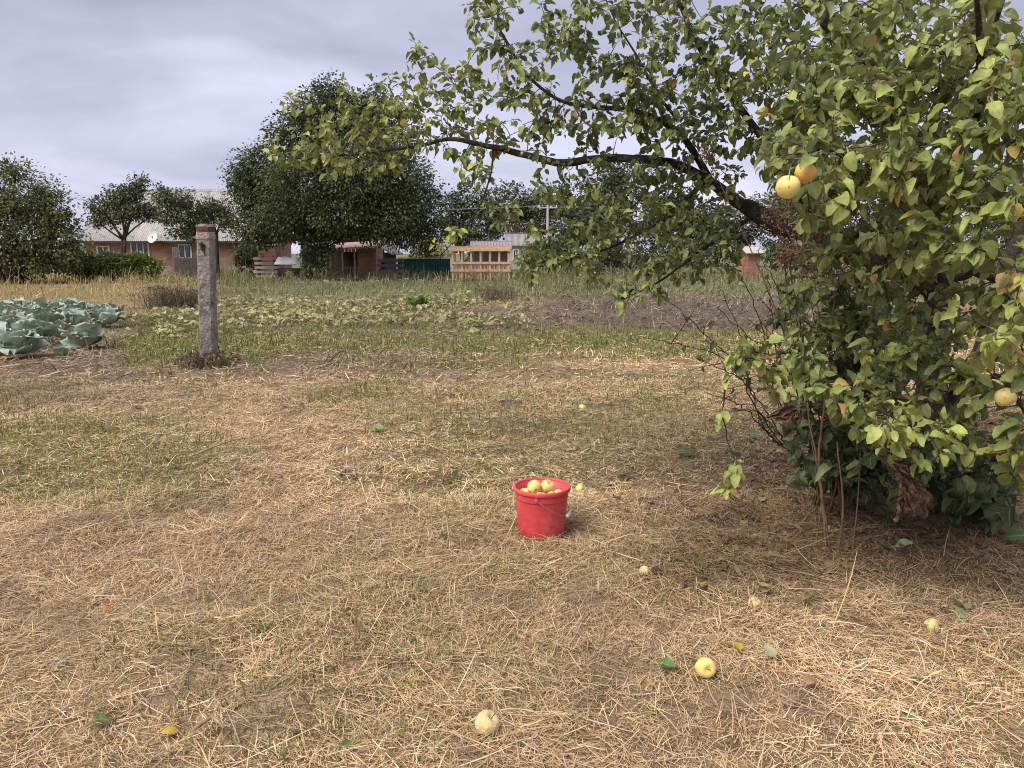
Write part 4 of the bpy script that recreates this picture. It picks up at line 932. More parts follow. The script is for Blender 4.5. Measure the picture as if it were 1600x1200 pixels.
# ------------------------------------------------------------------ the apple tree
TB = gr(1448, 772); TX, TY = TB[0], TB[1]
tree_root = empty('apple_tree', (TX, TY, gzs(TX, TY)))
tag(tree_root, 'large old apple tree reaching a long leafy branch across the sky', 'apple tree')
T0 = np.array([TX, TY, gzs(TX, TY)])
def limb_pts(lst): return np.array([[*at(px, py, Y), r] for px, py, Y, r in lst])
LIMBS = [
    ('trunk', [(1446, 800, TY, .125), (1450, 700, TY, .105), (1462, 580, TY, .095), (1468, 470, TY, .09), (1452, 380, TY - .05, .085), (1420, 280, TY - .2, .075), (1395, 170, TY - .4, .07), (1385, 80, TY - .5, .062), (1392, -20, TY - .55, .05), (1420, -160, TY - .5, .035)]),
    ('branch', [(1449, 735, TY, .07), (1492, 612, TY + .05, .062), (1534, 545, TY + .1, .055), (1570, 420, TY + .2, .05), (1620, 280, TY + .3, .04), (1700, 120, TY + .3, .03), (1760, 0, TY + .2, .02)]),
    ('branch', [(1462, 450, TY, .075), (1385, 412, TY - .05, .07), (1300, 392, TY - .1, .066), (1210, 348, TY - .05, .06), (1150, 312, TY, .055), (1100, 280, TY + .05, .047), (1058, 256, TY + .05, .042), (1000, 248, TY + .05, .038), (930, 247, TY + .1, .036), (882, 254, TY + .15, .034), (822, 241, TY + .2, .030), (760, 228, TY + .25, .025), (700, 216, TY + .3, .020), (640, 231, TY + .4, .016), (560, 240, TY + .5, .011), (450, 249, TY + .6, .005)]),
    ('branch', [(1115, 290, TY + .05, .034), (1072, 225, TY, .03), (1030, 190, TY, .026), (975, 172, TY, .022), (885, 160, TY, .017), (825, 118, TY, .013), (790, 62, TY, .010), (760, 5, TY, .006), (745, -40, TY, .004)]),
    ('branch', [(1105, 284, TY + .05, .022), (1062, 318, TY, .019), (1018, 352, TY + .05, .016), (960, 384, TY + .1, .012), (880, 408, TY + .15, .008), (815, 412, TY + .2, .004)]),
    ('branch', [(1180, 335, TY, .022), (1125, 372, TY - .1, .018), (1085, 400, TY - .1, .014), (1030, 440, TY - .1, .009), (985, 462, TY - .1, .005)]),
    ('branch', [(770, 232, TY + .24, .010), (768, 268, TY + .2, .009), (748, 326, TY + .2, .007), (718, 366, TY + .2, .006), (690, 398, TY + .2, .003)]),
    ('branch', [(1330, 398, TY - .1, .045), (1250, 300, TY - .25, .038), (1190, 215, TY - .3, .032), (1130, 130, TY - .3, .026), (1085, 60, TY - .3, .02), (1050, -40, TY - .3, .012), (1040, -110, TY - .3, .008)]),
    ('branch', [(1408, 225, TY - .3, .05), (1362, 96, TY - .5, .052), (1320, 70, TY - .6, .046), (1287, 30, TY - .65, .04), (1240, -60, TY - .6, .03), (1200, -150, TY - .5, .02)]),
    ('branch', [(1060, 190, TY - .0, .014), (1030, 150, TY - .1, .012), (1000, 95, TY - .1, .009), (960, 30, TY - .1, .006), (935, -30, TY - .1, .004)]),
    ('branch', [(1440, 340, TY - .1, .045), (1470, 285, 3.7, .035), (1515, 200, 3.1, .026), (1532, 120, 2.8, .02), (1528, 30, 2.6, .013), (1515, -60, 2.5, .008)]),
    ('branch', [(1462, 430, TY - .05, .04), (1490, 430, 3.8, .032), (1530, 425, 3.1, .024), (1575, 440, 2.65, .016), (1625, 430, 2.4, .009)]),
    ('branch', [(1452, 370, TY - .1, .04), (1420, 330, 3.7, .03), (1350, 270, 3.2, .022), (1295, 235, 2.85, .014), (1240, 250, 2.65, .007), (1225, 262, 2.6, .004)]),
    ('branch', [(1464, 520, TY, .036), (1440, 560, 3.9, .028), (1410, 600, 3.3, .02), (1392, 650, 2.95, .012), (1385, 700, 2.8, .006)]),
    ('branch', [(1490, 600, TY, .028), (1530, 600, 3.9, .022), (1560, 590, 3.2, .016), (1600, 640, 2.8, .009), (1620, 690, 2.7, .005)]),
    ('branch', [(1464, 500, TY, .03), (1400, 500, 4.2, .026), (1350, 530, 3.9, .02), (1320, 560, 3.7, .014), (1250, 550, 3.6, .009), (1170, 560, 3.55, .004)]),
    ('branch', [(1410, 260, TY - .2, .04), (1470, 160, 3.9, .032), (1540, 60, 3.4, .024), (1580, -60, 3.2, .014)]),
]
NODE_P, NODE_R, NODE_D = [], [], []
for li, (nm, lst) in enumerate(LIMBS):
    C = spline(limb_pts(lst), 0.05); C[:, 3] *= np.where(C[:, 0] < 1.4, .66, .92); C[:, 3] *= np.where(C[:, 1] < 3.7, .72, 1.0)
    P = C[:, :3].copy(); r = np.maximum(C[:, 3], .003)
    wob = np.stack([fbm(np.arange(len(P)) * .18, np.full(len(P), li * 7.3 + q * 3.1), 90 + q, 3) - .5 for q in range(3)], 1)
    P += wob * np.minimum(r, .03)[:, None] * 2.2 * np.minimum(1, np.arange(len(P)) / 6)[:, None]
    V, F = tube(P - T0, r, 12 if r[0] > .04 else 8, True, .10, li)
    o = obj(nm, np_mesh(nm, V, F, smooth=True), M['bark'], tree_root)
    k = (r < .045) & (np.arange(len(P)) > 3)
    k[-1] = True
    NODE_P.append(P[k]); NODE_R.append(r[k]); NODE_D.append(nrm(np.gradient(P, axis=0))[k])
# shoots grow from the limbs towards leafy masses: (px, py, Y, radius m, shoots, tone) tone 0 dark green .. 1 yellow green
MASS = [
    (1500, 500, 3.9, .22, 12, .15), (1490, 430, 3.9, .2, 9, .15),
    (1300, 300, TY + .3, .38, 22, .05), (1400, 210, TY + .2, .42, 28, .1), (1500, 220, TY + .3, .42, 28, .1), (1560, 360, TY + .4, .4, 22, .1), (1360, 90, TY + .2, .42, 26, .15), (1480, 60, TY + .2, .42, 26, .15), (1590, 100, TY + .3, .4, 20, .15), (1250, 330, TY + .2, .26, 14, .05), (1350, 380, TY + .3, .3, 14, .05), (1270, 180, TY, .36, 22, .1),
    (700, 195, TY + .3, .24, 14, .35), (800, 205, TY + .15, .22, 13, .3), (860, 150, TY, .2, 11, .3), (900, 60, TY - .1, .22, 13, .3), (725, 115, TY + .2, .13, 6, .35), (765, 140, TY + .1, .15, 8, .35), (620, 150, TY + .4, .16, 9, .35), (560, 165, TY + .45, .15, 8, .4), (970, 180, TY - .05, .22, 14, .25), (1000, 270, TY, .16, 9, .2), (860, 290, TY + .1, .14, 7, .3), (500, 240, TY + .5, .16, 8, .5), (640, 205, TY + .4, .2, 10, .4),
    (1320, 480, 3.7, .22, 14, .3), (1270, 470, 3.8, .18, 9, .25), (1310, 600, 3.4, .16, 9, .35), (1340, 660, 3.2, .14, 8, .4),
    (455, 228, TY + .6, .16, 10, .5), (520, 210, TY + .5, .24, 18, .45), (480, 170, TY + .55, .14, 6, .45), (590, 195, TY + .45, .28, 26, .35), (650, 170, TY + .4, .24, 18, .35), (668, 90, TY + .3, .13, 8, .35), (715, 150, TY + .3, .2, 12, .35), (600, 255, TY + .45, .18, 12, .4), (540, 265, TY + .5, .12, 6, .5),
    (740, 195, TY + .25, .24, 16, .3), (745, 258, TY + .25, .13, 7, .3), (780, 40, TY, .2, 15, .35), (760, -10, TY, .2, 12, .35), (850, 40, TY - .1, .18, 10, .3), (815, 110, TY, .18, 9, .35), (870, 90, TY, .16, 6, .35), (840, 190, TY + .1, .24, 16, .3), (910, 215, TY + .1, .24, 18, .25), (925, 130, TY, .22, 13, .3),
    (970, 60, TY - .2, .3, 28, .2), (940, 0, TY - .2, .28, 18, .25), (1010, 120, TY - .1, .3, 26, .2), (1060, 40, TY - .3, .34, 32, .2), (1080, 180, TY - .2, .34, 36, .15), (1140, 110, TY - .4, .36, 40, .2), (1140, 20, TY - .4, .34, 34, .2), (1180, 210, TY - .4, .34, 38, .15), (1020, 215, TY, .26, 20, .2), (1130, 265, TY - .2, .22, 14, .15), (1220, 60, TY - .6, .3, 26, .25),
    (690, 385, TY + .2, .07, 3, .9), (720, 360, TY + .2, .05, 2, .7), (800, 325, TY + .15, .16, 9, .3), (845, 385, TY + .15, .2, 14, .45), (820, 415, TY + .2, .12, 6, .5), (900, 370, TY + .1, .26, 22, .35), (930, 310, TY + .1, .24, 16, .2), (985, 320, TY, .28, 24, .2), (965, 395, TY + .1, .24, 20, .3), (1040, 345, TY, .28, 26, .15), (1050, 300, TY - .1, .2, 14, .15), (1010, 445, TY - .1, .13, 8, .15), (1060, 405, TY - .1, .22, 18, .2), (1120, 390, TY - .2, .2, 14, .15), (1100, 330, TY - .2, .22, 16, .1), (980, 455, TY - .1, .08, 5, .4),
    (1270, 130, 3.7, .34, 34, .35), (1330, 60, 3.5, .32, 30, .45), (1290, 200, 3.4, .3, 30, .35), (1230, 160, 3.6, .26, 24, .25), (1350, 150, 3.2, .28, 28, .55), (1410, 60, 3.2, .32, 30, .6), (1420, 170, 3.0, .3, 30, .65), (1480, 90, 2.9, .28, 26, .7), (1540, 60, 2.7, .26, 22, .7), (1590, 120, 2.6, .24, 18, .7), (1500, 190, 2.8, .26, 24, .65), (1565, 220, 2.6, .24, 18, .65), (1350, 240, 3.0, .26, 26, .5), (1270, 270, 2.9, .2, 14, .35), (1420, 270, 2.9, .26, 24, .6), (1480, 300, 2.8, .24, 20, .6), (1550, 320, 2.6, .22, 16, .6), (1605, 300, 2.5, .2, 12, .7),
    (1240, 235, 2.7, .09, 5, .5), (1320, 330, 3.2, .22, 18, .25), (1390, 350, 3.1, .24, 20, .4), (1440, 330, 3.0, .16, 8, .45), (1300, 400, 3.5, .2, 14, .15), (1360, 430, 3.4, .22, 16, .2), (1395, 450, 3.3, .13, 6, .25), (1500, 400, 2.8, .18, 12, .5), (1545, 480, 2.7, .12, 7, .6), (1585, 430, 2.45, .15, 9, .9), (1575, 490, 2.45, .17, 11, .95), (1610, 520, 2.5, .16, 8, .8),
    (1405, 520, 3.2, .13, 6, .5), (1470, 570, 3.0, .13, 7, .5), (1420, 560, 3.1, .18, 12, .45), (1555, 555, 2.8, .18, 11, .55), (1370, 600, 3.0, .16, 11, .4), (1430, 630, 3.0, .18, 12, .4), (1390, 670, 2.75, .11, 7, 1.0), (1440, 690, 2.75, .11, 7, 1.0), (1470, 660, 3.0, .15, 8, .3), (1580, 680, 2.8, .18, 11, .5), (1600, 740, 2.8, .14, 7, .5), (1340, 520, 3.7, .2, 12, .25),
    (1165, 570, 3.55, .12, 7, .85), (1210, 580, 3.55, .12, 7, .85), (1255, 560, 3.6, .12, 6, .8), (1190, 540, 3.6, .1, 4, .7), (1150, 735, 3.6, .05, 2, .7), (1145, 760, 3.6, .04, 2, .8),
    (1150, -90, TY - .4, .4, 22, .2), (1350, -90, 3.5, .4, 24, .4), (1550, -80, 2.9, .4, 18, .6), (960, -80, TY - .2, .3, 12, .2), (1680, 200, 3.0, .4, 20, .5), (1700, 420, 3.0, .4, 20, .5), (1680, 620, 3.0, .3, 12, .5),
]
att, tone = [], []
for px, py, Y, r, n, tn in MASS:
    if Y < 3.6 and n > 8: n = int(n * .9)
    if px < 760: tn += .2
    c = at(px, py, Y); d = rand_dir(n) * (RNG.random((n, 1)) ** .45) * r * np.array([1, 1.15, .95])
    att.append(c + d); tone += [tn] * n
att = np.concatenate(att); tone = np.array(tone)
LP = np.concatenate(NODE_P); LR = np.concatenate(NODE_R); LD = np.concatenate(NODE_D)
parent_lim = len(LP)
cap = parent_lim + len(att) * 14
NP = np.zeros((cap, 3)); NP[:parent_lim] = LP; ND = np.zeros((cap, 3)); ND[:parent_lim] = LD; nn = parent_lim
d0 = np.array([np.min(np.sum((LP - a) ** 2, 1)) for a in att])
shoots = []
for ai in np.argsort(d0):
    a = att[ai]; dd = np.sqrt(np.sum((NP[:nn] - a) ** 2, 1)); dd[parent_lim:nn] += 0.05
    k = int(np.argmin(dd)); s = NP[k]; v = a - s; L = np.linalg.norm(v)
    if L < 0.04: v = rand_dir(1)[0] * .08; a = s + v; L = .08
    side = rand_dir(1)[0] * L * .13
    p1 = s + v * .4 + ND[k] * L * .12 + side + np.array([0, 0, .07 * L])
    m = max(3, int(L / .055)); t = np.linspace(0, 1, m + 1)[:, None]
    P = (1 - t) ** 2 * s + 2 * t * (1 - t) * p1 + t ** 2 * a
    P[1:-1] += RNG.normal(0, .006, (m - 1, 3))
    shoots.append((P, tone[ai]))
    m2 = min(m, 13); sel = np.linspace(1, m, m2).astype(int)
    NP[nn:nn + m2] = P[sel]; ND[nn:nn + m2] = v / max(L, 1e-6); nn += m2
tw = MB()
lp, ldir, lnor, lsz, lcol = [], [], [], [], []
GREEN = np.array([0.115, 0.155, 0.045]); LIGHT = np.array([0.37, 0.425, 0.12]); YEL = np.array([0.52, 0.40, 0.10]); BRN = np.array([0.38, 0.21, 0.085])
for P, tn in shoots:
    L = np.sum(np.linalg.norm(np.diff(P, axis=0), axis=1)); r0 = min(.008, .0024 + .006 * L)
    tw.add(*tube(P - T0, np.linspace(r0, .0014, len(P)), 4, False))
    D = nrm(np.gradient(P, axis=0)); n = RNG.integers(6, 11)
    # leaves sit on the outer part, in a spiral, with a tuft at the tip
    u = np.concatenate([RNG.random(n - 3) * min(.75, .24 / max(L, .1) + .25), [0, 0, .03]]); u = 1 - u
    idx = np.clip(u * (len(P) - 1), 0, len(P) - 1.001); i0 = idx.astype(int); f = (idx - i0)[:, None]
    pp = P[i0] * (1 - f) + P[i0 + 1] * f; dd = D[i0]
    rd = rand_dir(n); perp = nrm(rd - dd * np.sum(rd * dd, 1, keepdims=True))
    dirn = nrm(dd * RNG.uniform(.1, .8, (n, 1)) + perp * 1.0 + np.array([0, 0, -.55]))
    towards = nrm(np.array([0, 0, 1.5]) - pp)
    nor = nrm(np.array([0, 0, .75]) + perp * .35 + rand_dir(n) * .65 + towards * .25)
    lp.append(pp + dirn * .018); ldir.append(dirn); lnor.append(nor); lsz.append((.046 if pp[0, 1] > 4.0 else .053) * (.40 + .95 * RNG.random(n)))
    t_ = np.clip(tn + RNG.normal(0, .18) + RNG.normal(0, .24, n), 0, 1)[:, None]
    c = GREEN * (1 - t_) + LIGHT * t_
    q = RNG.random(n); py_ = .012 + .055 * max(0, tn - .3)
    c = np.where((q < py_)[:, None], YEL, c); c = np.where((q > 1 - py_ * .7)[:, None], BRN, c)
    lcol.append(c * (.75 + .5 * RNG.random((n, 1))))
tw.build('twigs', M['twig'], tree_root, True)
LPs, LDs, LNs, LSs, LCs = map(np.concatenate, (lp, ldir, lnor, lsz, lcol))
# the near leaves around the right edge grow larger
LV_ = RNG.integers(0, len(LEAVES), len(LPs))
def split_leaves(P, D, N, S, C, Vr, shapes, root, off, n_single, matr, name='leaf', rest='foliage'):
    mid = P + nrm(D) * S[:, None] * .5
    px, py, dep = proj(mid); inside = (px > 0) & (px < 1600) & (py > 0) & (py < 1200) & (dep > .3)
    best = {}
    order = np.argsort(dep)
    for k in order:
        if not inside[k]: continue
        key = (int(px[k] // 13), int(py[k] // 13))
        if key not in best: best[key] = k
    cand = np.array(sorted(set(best.values())), int)
    cand = cand[np.argsort(-(S[cand] / dep[cand]))][:n_single]
    single = np.zeros(len(P), bool); single[cand] = True
    for k in cand:
        m_ = leaf_arrays(P[k:k + 1] * 0, D[k:k + 1], N[k:k + 1], S[k:k + 1], C[k:k + 1], Vr[k:k + 1], shapes)
        o = m_.build(name, matr, root, True); o.location = P[k] - off
    r_ = ~single
    if r_.sum():
        o = leaf_arrays(P[r_] - off, D[r_], N[r_], S[r_], C[r_], Vr[r_], shapes).build(rest, matr, root, True); tag(o, kind='stuff')
split_leaves(LPs, LDs, LNs, LSs, LCs, LV_, LEAVES, tree_root, T0, 300, M['leaf'])
print('apple leaves', len(LPs), 'shoots', len(shoots))
# hanging apples
ap = at(1231, 293, 2.55); apple(ap, (R(25), -.3, .4), 'round yellow apple hanging lower of the pair beside the big leaf', 'apple', 1.0, 'apples hanging on the tree', 0)
ap = at(1258, 270, 2.6); apple(ap, (R(20), .6, .4), 'warm orange yellow apple hanging higher of the pair', 'apple_warm', .95, 'apples hanging on the tree', 1)
ap = at(1571, 620, 2.75); apple(ap, (R(150), .2, .9), 'yellow apple hanging low at the right edge above the straw', 'apple', .95, 'apples hanging on the tree', 2)

for tgt, org in (((1231, 283, 2.55), (1240, 250, 2.65)), ((1262, 261, 2.6), (1240, 250, 2.65)), ((1571, 612, 2.75), (1600, 640, 2.8))):
    a_, e_ = at(*org) - T0, at(*tgt) - T0
    MB().tube(spline([a_, (a_ + e_) / 2 + [0, 0, .015], e_], .02), .0022, 5).build('fruit_spur', M['twig'], tree_root, True)

# ------------------------------------------------------------------ undergrowth around the trunk
def stem_shrub(name, label, cat, base, stems, leaves, cols, matr, lsize, single=0, group=None, rad=.006, side=4, shapes=LEAVES, leafname='leaf'):
    """stems: list of control points (xyz); leaves: number per stem; side twigs with leaves"""
    base = np.array(base, float); root = empty(name, base); tag(root, label, cat, group)
    P_, D_, N_, S_, C_ = [], [], [], [], []
    cols = np.array(cols)
    for st in stems:
        C = spline(np.array(st, float), .05); wob = RNG.normal(0, .006, C.shape); wob[0] = 0; C = C + wob
        sm = MB(); sm.add(*tube(C - base, np.linspace(rad, rad * .3, len(C)), 5))
        Ltot = len(C) * .05
        for q in range(side):
            k = RNG.integers(len(C) // 4, len(C) - 1); d = nrm(rand_dir(1)[0] + np.array([0, 0, .5])); l = RNG.uniform(.10, .28) * min(1.2, Ltot)
            tip = C[k] + d * l; Q = spline([C[k], (C[k] + tip) / 2 + RNG.normal(0, .015, 3), tip], .05)
            sm.add(*tube(Q - base, np.linspace(rad * .5, rad * .2, len(Q)), 4))
            for _ in range(max(0, leaves // max(1, side))):
                P_.append(Q[RNG.integers(len(Q) // 2, len(Q))]); 
        sm.build('stem', matr, root, True)
        for _ in range(leaves // 3): P_.append(C[RNG.integers(len(C) // 3, len(C))])
    n = len(P_)
    if n:
        P_ = np.array(P_); dirn = nrm(rand_dir(n) + np.array([0, 0, -.3])); N = nrm(rand_dir(n) * .6 + np.array([0, -.25, .8])); S = lsize * (.5 + .8 * RNG.random(n))
        C = cols[RNG.integers(0, len(cols), n)] * (.7 + .6 * RNG.random((n, 1)))
        split_leaves(P_, dirn, N, S, C, RNG.integers(0, len(shapes), n), shapes, root, base, single, M['leaf'], leafname)
    return root
DK = [(0.065, 0.10, 0.042), (0.08, 0.115, 0.048), (0.11, 0.145, 0.055), (0.05, 0.08, 0.035), (0.15, 0.18, 0.07)]
def arch(b, tip, lift=.25, sd=.05):
    b = np.array(b); tip = np.array(tip); mid = b * .45 + tip * .55 + np.array([0, 0, lift]) * np.linalg.norm(tip - b) * .3 + RNG.normal(0, sd, 3); return [b, b * .75 + tip * .25 + RNG.normal(0, sd * .4, 3), mid, tip]
# bare twiggy shrub left of the trunk
b = gr(1262, 722); b[2] = gzs(b[0], b[1])
tips = [(1045, 470, 4.7), (1005, 525, 4.6), (1090, 560, 4.5), (1120, 480, 4.9), (1150, 420, 5.0), (1185, 390, 4.9), (1215, 375, 5.0), (1240, 400, 5.2), (1170, 500, 4.6), (1100, 610, 4.5), (1140, 640, 4.4), (1200, 430, 4.6), (1255, 430, 4.7), (1130, 455, 5.2)]
stem_shrub('twiggy_shrub', 'thin bare dark twigs of a shrub fanning out left of the trunk', 'shrub', b, [arch(b + np.array([RNG.normal(0, .06), RNG.normal(0, .06), 0]), at(*t), .35) for t in tips], 7, [(0.09, 0.12, 0.05), (0.14, 0.14, 0.06)], M['twig'], .045, 30, rad=.0065, side=5)
# dark leafy shrub filling the space before the trunk
b = gr(1330, 775); b[2] = gzs(b[0], b[1])
tips = [(1235, 480, 4.0), (1260, 430, 4.1), (1290, 400, 3.9), (1320, 450, 3.9), (1350, 480, 3.8), (1280, 540, 3.8), (1310, 560, 3.8), (1340, 600, 3.7), (1250, 620, 3.9), (1225, 690, 3.9), (1290, 660, 3.7), (1380, 560, 3.8), (1360, 660, 3.6), (1400, 700, 3.7), (1300, 730, 3.6), (1240, 740, 3.8), (1350, 720, 3.6), (1310, 500, 4.1), (1270, 580, 4.2)]
stem_shrub('leafy_shrub', 'dense dark green shrub crowding the foot of the apple tree', 'shrub', b, [arch(b + np.array([RNG.normal(0, .12), RNG.normal(0, .12), 0]), at(*t), .3) for t in tips], 56, DK, M['twig'], .072, 150, rad=.006, side=7)
b = gr(1500, 800); b[2] = gzs(b[0], b[1])
tips = [(1440, 640, 3.9), (1480, 690, 3.7), (1520, 700, 3.7), (1560, 680, 3.9), (1460, 740, 3.6), (1540, 750, 3.7), (1590, 730, 3.8), (1430, 780, 3.6), (1500, 770, 3.6), (1580, 790, 3.7), (1620, 760, 3.8), (1400, 770, 3.6)]
stem_shrub('low_shrub', 'low dark leafy growth right of the trunk foot at the right edge', 'shrub', b, [arch(b + np.array([RNG.normal(0, .15), RNG.normal(0, .12), 0]), at(*t), .3) for t in tips], 30, DK, M['twig'], .085, 100, rad=.005, side=6)
b = gr(1440, 640); b[2] = gzs(b[0], b[1])
tips = [(px, py, Y) for px, py, Y in [(1250, 470, 5.6), (1290, 440, 5.7), (1330, 420, 5.6), (1370, 460, 5.5), (1410, 480, 5.5), (1300, 560, 5.3), (1350, 580, 5.3), (1400, 560, 5.4), (1270, 530, 5.5), (1330, 500, 5.6), (1380, 400, 5.8), (1430, 420, 5.8), (1300, 380, 5.8), (1350, 360, 5.8)]]
stem_shrub('thicket', 'shadowy thicket of stems and leaves behind the apple trunk', 'shrub', b, [arch(b + np.array([RNG.normal(0, .3), RNG.normal(0, .12), 0]), at(*t), .3) for t in tips], 40, DK, M['twig'], .09, 60, rad=.007, side=7)
# dry stalk standing before the shrub
b = gr(1298, 862); b[2] = gzs(b[0], b[1]); Yb = b[1]
ds = empty('dry_stalk', b)
for dx, top, r in ((0, (1292, 600, Yb + .03), .0095), (-.02, (1255, 330, Yb + .3), .0055), (.035, (1308, 690, Yb + .04), .0075), (-.06, (1268, 690, Yb + .1), .004), (.11, (1345, 600, Yb + .25), .004)):
    p0 = np.array([dx, RNG.normal(0, .02), -.03]); p1 = at(*top) - b; P = spline([p0, p0 * .8 + p1 * .2 + RNG.normal(0, .018, 3), p0 * .45 + p1 * .55 + RNG.normal(0, .03, 3), p1], .06); P[1:-1] += RNG.normal(0, .002, (len(P) - 2, 3)); MB().tube(P, np.linspace(r, r * .45, len(P)), 6).build('stem', M['dry_stem'], ds, True)
tag(ds, 'upright dry brown stalks standing in front of the leafy shrub', 'dry stalk')
# rusty seed heads of a tall dead weed
b = gr(1300, 800); b[2] = gzs(b[0], b[1]); sw = empty('dead_weed', b)
SEEDC = np.array([(0.16, 0.085, 0.06), (0.21, 0.12, 0.08), (0.11, 0.06, 0.042), (0.24, 0.16, 0.11)])
for (px, py, Y, rr) in ((1215, 330, 3.7, .10), (1250, 370, 3.6, .12), (1285, 345, 3.6, .11), (1310, 390, 3.6, .12), (1345, 350, 3.5, .09), (1270, 415, 3.6, .10), (1385, 400, 3.5, .08), (1230, 400, 3.8, .08), (1330, 430, 3.7, .08), (1105, 240, 4.2, .05), (1395, 340, 3.3, .07)):
    tip = at(px, py, Y) - b; P = spline([np.array([RNG.normal(0, .08), RNG.normal(0, .08), 0]), tip * .5 + RNG.normal(0, .04, 3), tip], .08)
    st = MB().tube(P, np.linspace(.006, .002, len(P)), 5).build('stem', M['dry_stem'], sw, True)
    n = 420; q = rand_dir(n) * (RNG.random((n, 1)) ** .5) * rr * np.array([1, 1, 1.1]); pos = tip + q
    h = leaf_arrays(pos, rand_dir(n), rand_dir(n), .011 * (.6 + RNG.random(n)), SEEDC[RNG.integers(0, 4, n)] * (.7 + .6 * RNG.random((n, 1))), np.zeros(n, int), [DIAMOND])
    for _ in range(14): e_ = tip + rand_dir(1)[0] * rr; h.add(*tube([tip - [0, 0, rr * .6], e_], [.0018, .001], 3), np.array([.2, .11, .07]), np.zeros((8, 2)))
    o = h.build('seed_head', M['seed_head'], sw); tag(o, kind='stuff')
tag(sw, 'tall dead weed with rusty brown seed heads inside the apple tree', 'dead weed')
# crumpled dry leaf hanging
b = at(1372, 712, 3.35); dl = empty('withered_leaf', b)
tag(dl, 'crumpled brown withered leaf hanging below the yellow green leaves', 'dead leaf')
def crumpled(seed, nl=12, nw=8, wide=.62):
    g = np.random.default_rng(seed); V = []; ph = g.random(4) * 6.28
    for a in range(nl + 1):
        t = a / nl; w = wide / 2 * math.sin(math.pi * min(.98, .06 + t * .92)) ** .7 * (1 + .30 * math.sin(t * 17 + ph[0]) * t)
        for b_ in range(nw + 1):
            u = b_ / nw * 2 - 1
            z = .55 * abs(u) ** 1.2 * w + .07 * math.sin(u * 6 + t * 9 + ph[1]) + .05 * math.sin(u * 11 - t * 15 + ph[2]) + g.normal(0, .022) - .30 * t * t
            V.append((u * w * (.75 + .2 * math.sin(t * 8 + ph[3])), t + .05 * math.sin(u * 5 + ph[2]) * t, z))
    F = [(a * (nw + 1) + c, a * (nw + 1) + c + 1, (a + 1) * (nw + 1) + c + 1, (a + 1) * (nw + 1) + c) for a in range(nl) for c in range(nw)]
    return np.array(V), np.array(F)
def dead_bundle(root, b, spec):
    for k, (p0, p1, Y0, S, roll) in enumerate(spec):
        a0 = at(*p0, Y0) - b; a1 = at(*p1, Y0 + RNG.normal(0, .03)) - b; D = (a1 - a0)[None]; L_ = np.linalg.norm(D)
        N = nrm(np.array([[math.sin(roll), -math.cos(roll), .3]])); V, F = crumpled(60 + k + int(S * 1000)); Rm = leaf_frames(D, N)[0]
        obj('lobe', np_mesh('lobe', V * [S / .62 / 1.0, L_, S * 1.4] @ Rm.T + a0, F, smooth=False), M['dry_leaf'], root)
dead_bundle(dl, b, [((1370, 712), (1432, 752), 3.35, .07, .2), ((1400, 735), (1448, 790), 3.33, .11, -.5), ((1408, 752), (1412, 815), 3.32, .09, .5), ((1425, 750), (1452, 812), 3.3, .09, .1), ((1412, 748), (1430, 800), 3.28, .10, -.2), ((1398, 740), (1420, 770), 3.3, .08, .8)])
MB().tube([(0, 0, 0), (-.02, 0, .06), (-.03, .02, .16)], [.005, .005, .004], 5).build('stalk', M['dry_stem'], dl)
# second withered bundle low left of the shrub
b = at(1232, 660, 4.1); dl = empty('withered_leaf', b)
dead_bundle(dl, b, [((1258, 640), (1200, 652), 4.1, .10, .3), ((1255, 640), (1225, 690), 4.08, .10, -.4), ((1250, 635), (1262, 690), 4.1, .08, .2)])
tag(dl, 'reddish brown withered leaf arching at the left side of the shrub', 'dead leaf')

# ------------------------------------------------------------------ plants and small things on the ground
# yellowing vine bed
def ground_leaves(n, y0, y1, dens, size, cols, hmax, name, label, cat):
    x, y = frustum(n, y0, y1); Z = zones(x, y); k = RNG.random(n) < dens(x, y, Z); x, y = x[k], y[k]; n = len(x)
    h = RNG.random(n) * hmax * sst(.3, .6, fbm(x * .8, y * .8, 101)); cols = np.array(cols)
    P = np.stack([x, y, gz(x, y) + .01 + h], 1); az = RNG.random(n) * 6.283; D = np.stack([np.cos(az), np.sin(az), RNG.normal(0, .25, n)], 1); N = nrm(rand_dir(n) * .5 + np.array([0, 0, 1.]))
    c = cols[RNG.integers(0, len(cols), n)] * (.75 + .5 * RNG.random((n, 1)))
    o = leaf_arrays(P, D, N, size * (.5 + .9 * RNG.random(n)), c, RNG.integers(0, 6, n), LEAVES).build(name, M['leaf']); return tag(o, label, cat, kind='stuff')
ground_leaves(24000, 13.5, 27, lambda x, y, Z: Z['yellow'] * .95 * sst(.25, .5, fbm(x * .9, y * .9, 111)), .15, [(0.42, 0.37, 0.15), (0.50, 0.45, 0.22), (0.31, 0.31, 0.12), (0.21, 0.25, 0.09), (0.36, 0.29, 0.15)], .16, 'vine_leaves', 'yellowing low vine leaves spread over the bed behind the post', 'vine leaves')
ground_leaves(16000, 19, 56, lambda x, y, Z: .55 * np.clip(Z['weeds'] + .25, 0, 1) * sst(.42, .6, fbm(x * .45, y * .35, 131)) * (1 - .6 * Z['golden']) * (1 - .35 * Z['soil']), .10, [(0.19, 0.22, 0.10), (0.24, 0.25, 0.13), (0.15, 0.19, 0.08), (0.27, 0.21, 0.14)], .42, 'leafy_weeds', 'grey green leafy weeds in patches across the far field', 'weeds')
ground_leaves(2600, 26, 52, lambda x, y, Z: .6 * (1 - Z['golden']) * (x > -9), .22, [(0.14, 0.20, 0.06), (0.18, 0.24, 0.08), (0.22, 0.24, 0.10)], .35, 'broadleaf_weeds', 'scattered broad green weed leaves in the far field', 'weeds')
